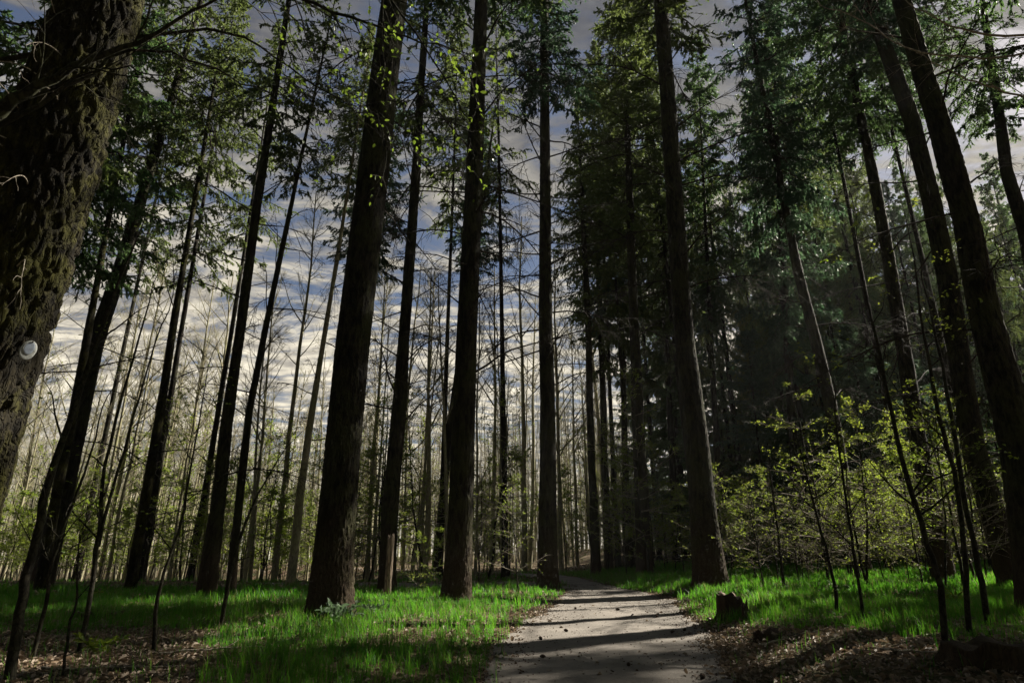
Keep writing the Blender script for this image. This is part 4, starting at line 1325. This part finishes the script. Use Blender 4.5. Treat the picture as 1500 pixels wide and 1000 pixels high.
# stumps
def stump(label, p, rad, h, m, seed, jag=0.08, name='tree_stump', S=40, lean=0.0, top=1):
    r = np.random.default_rng(seed)
    th = np.linspace(0, 2 * np.pi, S, endpoint=False)
    zs = np.linspace(-0.1, h, 16)
    lob = sum(r.uniform(0.4, 1) * np.cos(k * th + r.uniform(0, 6.3)) for k in (2, 3, 5, 7)) / 2.2
    V = []
    for z in zs:
        q = rad * (1 + 0.45 * math.exp(-max(z, 0) / 0.10) * (0.6 + 0.5 * lob) + 0.10 * lob)
        q = q * (1 + 0.10 * (vnoise(np.cos(th) * 6 + seed, np.sin(th) * 6, np.full(S, z * 5)) - 0.5) * 2)
        ztop = z + (jag * (vnoise(np.cos(th) * 2.5 + seed * 3, np.sin(th) * 2.5) - 0.3) * 2 if z > h * 0.6 else 0) * (z / h)
        V.append(np.stack([np.cos(th) * q + lean * z, np.sin(th) * q, ztop + 0 * th], -1))
    ctr = V[-1].copy()
    for s, dzz in ((0.8, -0.015), (0.45, -0.03), (0.02, -0.045)):
        c = ctr.copy()
        mu = ctr.mean(0)
        c = mu + (ctr - mu) * np.array([s, s, s])
        c[:, 2] += dzz
        V.append(c)
    K = len(V)
    k, j = np.arange(K - 1)[:, None] * S, np.arange(S)[None, :]
    F = np.stack([k + j, k + (j + 1) % S, k + S + (j + 1) % S, k + S + j], -1).reshape(-1, 4)
    a = Acc()
    a.add(np.concatenate(V), F)
    mi = np.zeros(len(F), int)
    mi[(K - 4) * S:] = top
    a.m = [mi]
    return link(name, a.mesh(name, [M[m], M['wood']]), None, p, label, 'stump')


p = ground_hit(1070, 905)
stump('low dark stump at the right edge of the path in front of the thickest trunk', p, 0.19, 0.34, 'bark', 1)
p2 = ground_hit(1093, 908)
stump('small splintered stump stub right beside the low dark stump', p2, 0.05, 0.24, 'bark', 2, 0.12, S=24)
p3 = ground_hit(1462, 975)
stump('broad rotten black stump low in the lower right corner', p3, 0.34, 0.15, 'bark', 3, 0.07, S=64, top=0)
p4 = ground_hit(1128, 936)
stump('mossy root hump in the litter right of the path', p4, 0.17, 0.05, 'bark', 4, 0.07, name='root_hump', top=0)
p5 = ground_hit(567, 874)
stump('pale broken snag post in front of the slender straight trunk', p5, 0.085, 1.42, 'wood', 5, 0.10, name='broken_snag', S=28, lean=0.01)
p6 = ground_hit(148, 905)
stump('dark rotten hump where the left grass meets the leaf litter', p6, 0.3, 0.07, 'bark', 6, 0.05, name='root_hump', top=0)


def cone_mesh(seed):
    r = np.random.default_rng(seed)
    a = Acc()
    S, K = 12, 12
    t = np.linspace(0, 1, K)
    rad = 0.019 * np.sin(np.pi * np.clip(t * 0.94 + 0.04, 0, 1)) ** 0.7
    th = np.linspace(0, 2 * np.pi, S, endpoint=False)
    V = []
    for k in range(K):
        q = rad[k] * (1 + 0.30 * np.where((np.arange(S) + k) % 2 == 0, 1, -0.4))
        V.append(np.stack([np.full(S, t[k] * 0.085 - 0.042), np.cos(th) * q, np.sin(th) * q + 0.02], -1))
    k, j = np.arange(K - 1)[:, None] * S, np.arange(S)[None, :]
    F = np.stack([k + j, k + (j + 1) % S, k + S + (j + 1) % S, k + S + j], -1).reshape(-1, 4)
    a.add(np.concatenate(V), F)
    return a.mesh('spruce_cone', M['nail2'])


M['nail2'] = bark_mat('cone_scale', (0.03, 0.02, 0.014), (0.09, 0.06, 0.04), bump=0.3)
CONES = [cone_mesh(k) for k in range(3)]
for k, (px, py, lab) in enumerate(((795, 966, 'dark fallen cone on the left half of the path near the viewer'), (921, 978, 'dark fallen cone in the middle of the path near the viewer'), (962, 905, 'dark fallen cone on the sunlit strip at the right of the path'),
                                   (792, 939, 'small fallen cone in the broad sunlit wedge on the path'), (985, 929, 'fallen cone close to the right edge of the path beside the litter'), (1030, 997, 'fallen cone at the bottom edge, right of the path middle'),
                                   (829, 927, 'small fallen cone just beyond the mossy scrap on the path'), (905, 895, 'small fallen cone on the far sunlit stripe'), (843, 893, 'small fallen cone near the left edge by the far grass'),
                                   (1003, 926, 'fallen cone lying at the right margin where the litter begins'), (738, 935, 'small fallen cone at the left path edge by the bare patch'))):
    p = ground_hit(px, py)
    o = link('spruce_cone', CONES[k % 3], None, (p[0], p[1], p[2] + 0.022), lab, 'cone', 'fallen cones on the path')
    s = r.uniform(0.75, 1.15)
    o.scale = (s, s, s)
    o.rotation_euler = (0, r.uniform(-0.2, 0.2), r.uniform(0, 6.28))


# fallen sticks
def stick(px, py, L, az, lab, seed):
    rr = np.random.default_rng(seed)
    p = ground_hit(px, py)
    a = Acc()
    P = grow(np.zeros((1, 3)), np.array([[math.cos(az), math.sin(az), 0.02]]), np.array([L]), 10, np.zeros(3), 0.09, rr)
    P[:, :, 2] = np.array([float(terrain(p[0] + q[0], p[1] + q[1])) for q in P[0]]) - p[2] + 0.03 + rr.uniform(0, 0.02, 10)
    W_ = taper(np.array([0.014]), np.array([0.005]), 10)
    tubes(a, P, W_, 7)
    s2, d2, r2, t2, i2 = sprout(P, W_, 4, 0.3, 0.9, R(30), R(60), rr, flat=0.3)
    tubes(a, grow(s2, d2, np.full(4, L * 0.22), 5, np.zeros(3), 0.12, rr), taper(np.full(4, 0.006), np.full(4, 0.002), 5), 5)
    link('fallen_branch', a.mesh('fallen_branch', M['twig_pale']), None, p, lab, 'branch')


stick(232, 962, 1.1, 0.15, 'pale fallen stick on the leaf litter at the lower left', 1)
stick(60, 985, 1.3, -0.1, 'fallen stick in the shaded litter at the lower left corner', 2)
stick(1110, 950, 0.9, 0.3, 'fallen stick in the leaf litter right of the path', 3)
stick(700, 872, 1.3, 0.05, 'pale fallen branch along the edge of the side path', 4)
stick(1290, 958, 0.8, -0.4, 'fallen stick among the leaves in the lower right', 5)

# grey-green herb at the foot of the thick trunk, small broad-leaved plants elsewhere
def herb(px, py, n, s, lab, m, seed):
    rr = np.random.default_rng(seed)
    p = ground_hit(px, py)
    e = link('herb_plant', None, None, p, lab, 'plant')
    a, f = Acc(), Acc()
    az = rr.uniform(0, 6.28, n)
    d = np.stack([np.cos(az), np.sin(az), rr.uniform(0.5, 1.8, n)], -1)
    P = grow(np.zeros((n, 3)), d, rr.uniform(0.12, 0.34, n) * s, 5, np.array([0, 0, -0.5]), 0.05, rr)
    tubes(a, P, taper(np.full(n, 0.004), np.full(n, 0.002), 5), 4)
    link('stem', a.mesh('stem', M[m]), e)
    for k in range(n):
        g = Acc()
        kk = np.repeat([2, 3, 4], 2)
        C = P[k, kk]
        ax = nrm(nrm(P[k, kk] - P[k, kk - 1]) * 0.8 + rr.normal(0, 0.6, C.shape))
        leaves(g, C, ax, nrm(rr.normal(0, 0.3, C.shape) + np.array([0, 0, 1])), rr.uniform(0.07, 0.13, 6) * s, rr.uniform(0.03, 0.055, 6) * s)
        f.add(np.concatenate(g.v), np.concatenate(g.f))
    link('leaves', f.mesh('leaves', M[m]), e, kind='stuff')


herb(497, 912, 26, 1.25, 'pale grey-green leafy plant at the foot of the thick lit trunk', 'herb', 1)
herb(545, 900, 12, 0.9, 'smaller grey-green plant in the grass right of the thick lit trunk', 'herb', 2)
herb(1400, 882, 12, 1.0, 'bright broad-leaved plant in a sunlit spot among the right saplings', 'leaf', 3)
herb(137, 958, 9, 0.9, 'small broad-leaved plant on the leaf litter beside the fork-stemmed sapling', 'leaf', 4)
herb(1480, 800, 14, 1.2, 'leafy plant in the far right grass by the picture edge', 'leaf', 5)

# ------------------------------------------------------------------ grass, litter (nobody could count them)
rng = np.random.default_rng(55)


def poly_world(pts):
    return np.array([ground_hit(px, py)[:2] for px, py in pts])


def inside(poly, x, y):
    c = np.zeros(len(x), bool)
    j = len(poly) - 1
    for i in range(len(poly)):
        xi, yi, xj, yj = *poly[i], *poly[j]
        c ^= ((yi > y) != (yj > y)) & (x < (xj - xi) * (y - yi) / (yj - yi + 1e-12) + xi)
        j = i
    return c


LITTER_L = poly_world([(-150, 935), (60, 925), (200, 918), (300, 925), (330, 950), (330, 990), (300, 1030), (-200, 1030)])
LITTER_R = poly_world([(1035, 912), (1100, 915), (1200, 918), (1350, 930), (1500, 940), (1650, 950), (1650, 1040), (1000, 1040), (1010, 960)])


def grass_density(x, y):
    l, r_ = path_lr(y)
    nzz = fbm(x * 0.7, y * 0.7, o=3)
    q = np.where(x < (l + r_) / 2, l - x, x - r_)
    d = sstep(-0.12, 0.55, q + (nzz - 0.5) * 0.9)
    jx, jy = x + (fbm(x * 1.1, y * 1.1 + 9, o=3) - 0.5) * 1.2, y + (fbm(x * 1.1 + 40, y * 1.1, o=3) - 0.5) * 1.6
    lit = inside(LITTER_L, jx, jy) | inside(LITTER_R, jx, jy)
    d = np.where(lit, d * 0.05, d)
    # side path and the brown forest floor beyond
    d = np.where((np.abs(y - 21.4) < 1.5) & (x < 1.2), 0.02, d)
    left = x < l
    d = np.where(left & (y > 22.3 + (nzz - 0.5) * 3), d * 0.22 * (nzz > 0.5), d)
    d = np.where(~left & (y > 33), d * 0.4, d)
    d = d * np.where(nzz < 0.36, 0.4, 1) * (0.6 + 0.4 * sstep(0.36, 0.56, fbm(x * 1.9 + 5, y * 1.9, o=2)))
    return d


def make_grass(n, x0, x1, y0, y1, h0, h1, w, name, mats, dry=0.06, K=3, accept=None):
    x, y = rng.uniform(x0, x1, n), rng.uniform(y0, y1, n)
    keep = (np.abs(x) < y * 0.92 + 1.2)
    x, y = x[keep], y[keep]
    keep = rng.uniform(0, 1, len(x)) < grass_density(x, y)
    x, y = x[keep], y[keep]
    # tufts: pull blades towards clump centres
    cell = 0.22
    ci, cj = np.floor(x / cell), np.floor(y / cell)
    tx, ty = (ci + h3(ci, cj, ci * 0 + 1)) * cell, (cj + h3(ci, cj, ci * 0 + 2)) * cell
    pull = rng.uniform(0.0, 0.75, len(x))
    x, y = x + (tx - x) * pull, y + (ty - y) * pull
    th = h3(ci, cj, ci * 0 + 3)
    N = len(x)
    z = terrain(x, y) - 0.01
    hh = rng.uniform(h0, h1, N) * (0.5 + 0.9 * th) * (0.45 + 1.1 * fbm(x * 0.9, y * 0.9 + 70, o=2))
    az = rng.uniform(0, 6.28, N)
    lean = rng.uniform(0.1, 0.85, N)
    dirv = np.stack([np.cos(az), np.sin(az), np.zeros(N)], -1)
    side = np.stack([-np.sin(az), np.cos(az), np.zeros(N)], -1)
    base = np.stack([x, y, z], -1)
    W = (rng.uniform(0.7, 1.3, N) * w)[:, None]
    p1 = base + np.array([0, 0, 1]) * (hh * 0.55)[:, None] + dirv * (hh * lean * 0.22)[:, None]
    p2 = base + np.array([0, 0, 1]) * (hh * (1 - 0.25 * lean))[:, None] + dirv * (hh * lean * 0.75)[:, None]
    V = np.stack([base - side * W, base + side * W, p1 + side * W * 0.8, p1 - side * W * 0.8, p2], 1)
    i = np.arange(N)[:, None] * 5
    isdry = (rng.uniform(0, 1, N) < dry).astype(int)
    a = Acc()
    a.add(V, i + np.array([[0, 1, 2, 3]]))
    a.f.append(i + np.array([[3, 2, 4]]))
    a.m = [isdry, isdry]
    return link(name, a.mesh(name, mats), kind='stuff', label='lush green grass on both sides of the path', cat='grass')


make_grass(270000, -12, 12, 5.5, 14, 0.07, 0.22, 0.0030, 'grass', [M['grass'], M['grass_dry']], dry=0.13)
make_grass(520000, -20, 24, 14, 36, 0.08, 0.22, 0.0062, 'grass', [M['grass'], M['grass_dry']], dry=0.09)


def make_litter(n, x0, x1, y0, y1, fn, name, lab, smin=0.04, smax=0.085):
    x, y = rng.uniform(x0, x1, n), rng.uniform(y0, y1, n)
    keep = (np.abs(x) < y * 0.92 + 1.5) & (rng.uniform(0, 1, n) < fn(x, y))
    x, y = x[keep], y[keep]
    N = len(x)
    C = np.stack([x, y, terrain(x, y) + rng.uniform(0.003, 0.03, N)], -1)
    ax = nrm(np.stack([rng.normal(0, 1, N), rng.normal(0, 1, N), rng.normal(0, 0.25, N)], -1))
    nz = nrm(np.stack([rng.normal(0, 0.4, N), rng.normal(0, 0.4, N), np.ones(N)], -1))
    a = Acc()
    s = rng.uniform(smin, smax, N)
    leaves(a, C, ax, nz, s, s * rng.uniform(0.5, 0.75, N), 0, fold=0.35)
    return link(name, a.mesh(name, M['litter']), kind='stuff', label=lab, cat='leaves')


def lit_fn(x, y):
    l, r_ = path_lr(y)
    q = np.where(x < (l + r_) / 2, l - x, x - r_)
    jx, jy = x + (fbm(x * 1.1, y * 1.1 + 9, o=3) - 0.5) * 1.2, y + (fbm(x * 1.1 + 40, y * 1.1, o=3) - 0.5) * 1.6
    d = np.where(inside(LITTER_L, jx, jy) | inside(LITTER_R, jx, jy), 1.0, 0.22)
    d = np.maximum(d, 0.7 * sstep(0.9, 0.1, np.abs(q)))
    return d * sstep(-0.55, 0.25, q + (fbm(x * 2, y * 2, o=2) - 0.5) * 0.6) + 0.006


make_litter(70000, -10, 11, 4.5, 16, lit_fn, 'fallen_leaves', 'dry brown beech leaves lying on the forest floor and path edges')
make_litter(60000, -32, 30, 16, 44, lambda x, y: 0.5 * (1 - np.clip(grass_density(x, y), 0, 1)) * ((x < path_lr(y)[0] - 0.2) | (x > path_lr(y)[1] + 0.2)), 'fallen_leaves', 'dry leaves on the floor of the woods behind the grass', 0.08, 0.16)
M['crumb'] = foliage_mat('needle_and_bark_crumbs', (0.03, 0.02, 0.013), (0.16, 0.11, 0.075), (0.05, 0.03, 0.02), (0.1, 0.07, 0.05), 0.1, 0.8)


def crumb_fn(x, y):
    l, r_ = path_lr(y)
    q = np.minimum(x - l, r_ - x)
    return np.clip(0.10 + 0.9 * sstep(0.75, 0.0, q + (fbm(x * 1.5, y * 1.5, o=3) - 0.5) * 0.8), 0, 1) * (q > -0.4) * (0.3 + 0.9 * vnoise(x * 2.5, y * 2.5))


litter_keep = M['litter']
M['litter'] = M['crumb']
make_litter(120000, -3, 6, 4.5, 24, crumb_fn, 'path_crumbs', 'bark crumbs and needles scattered over the sandy path', 0.012, 0.038)
M['litter'] = litter_keep
# the thin spring haze that veils the far wood
hm = bpy.data.materials.new('haze')
hm.use_nodes = True
hm.node_tree.nodes.clear()
hb = NB(hm.node_tree)
hv = hb.n('ShaderNodeVolumePrincipled', {'Color': (0.92, 0.92, 0.90), 'Density': 0.0003, 'Anisotropy': 0.25})
hb.n('ShaderNodeOutputMaterial', {'Volume': hv.outputs[0]})
a = Acc()
x0, x1, y0, y1, z0, z1 = -185, 145, -75, 185, -5, 44
V = [(x, y, z) for x in (x0, x1) for y in (y0, y1) for z in (z0, z1)]
a.add(V, [(0, 1, 3, 2), (4, 6, 7, 5), (0, 4, 5, 1), (2, 3, 7, 6), (0, 2, 6, 4), (1, 5, 7, 3)])
link('haze', a.mesh('haze', hm), kind='stuff', label='thin pale haze hanging in the far wood', cat='haze')
print('script', time.time() - T0)
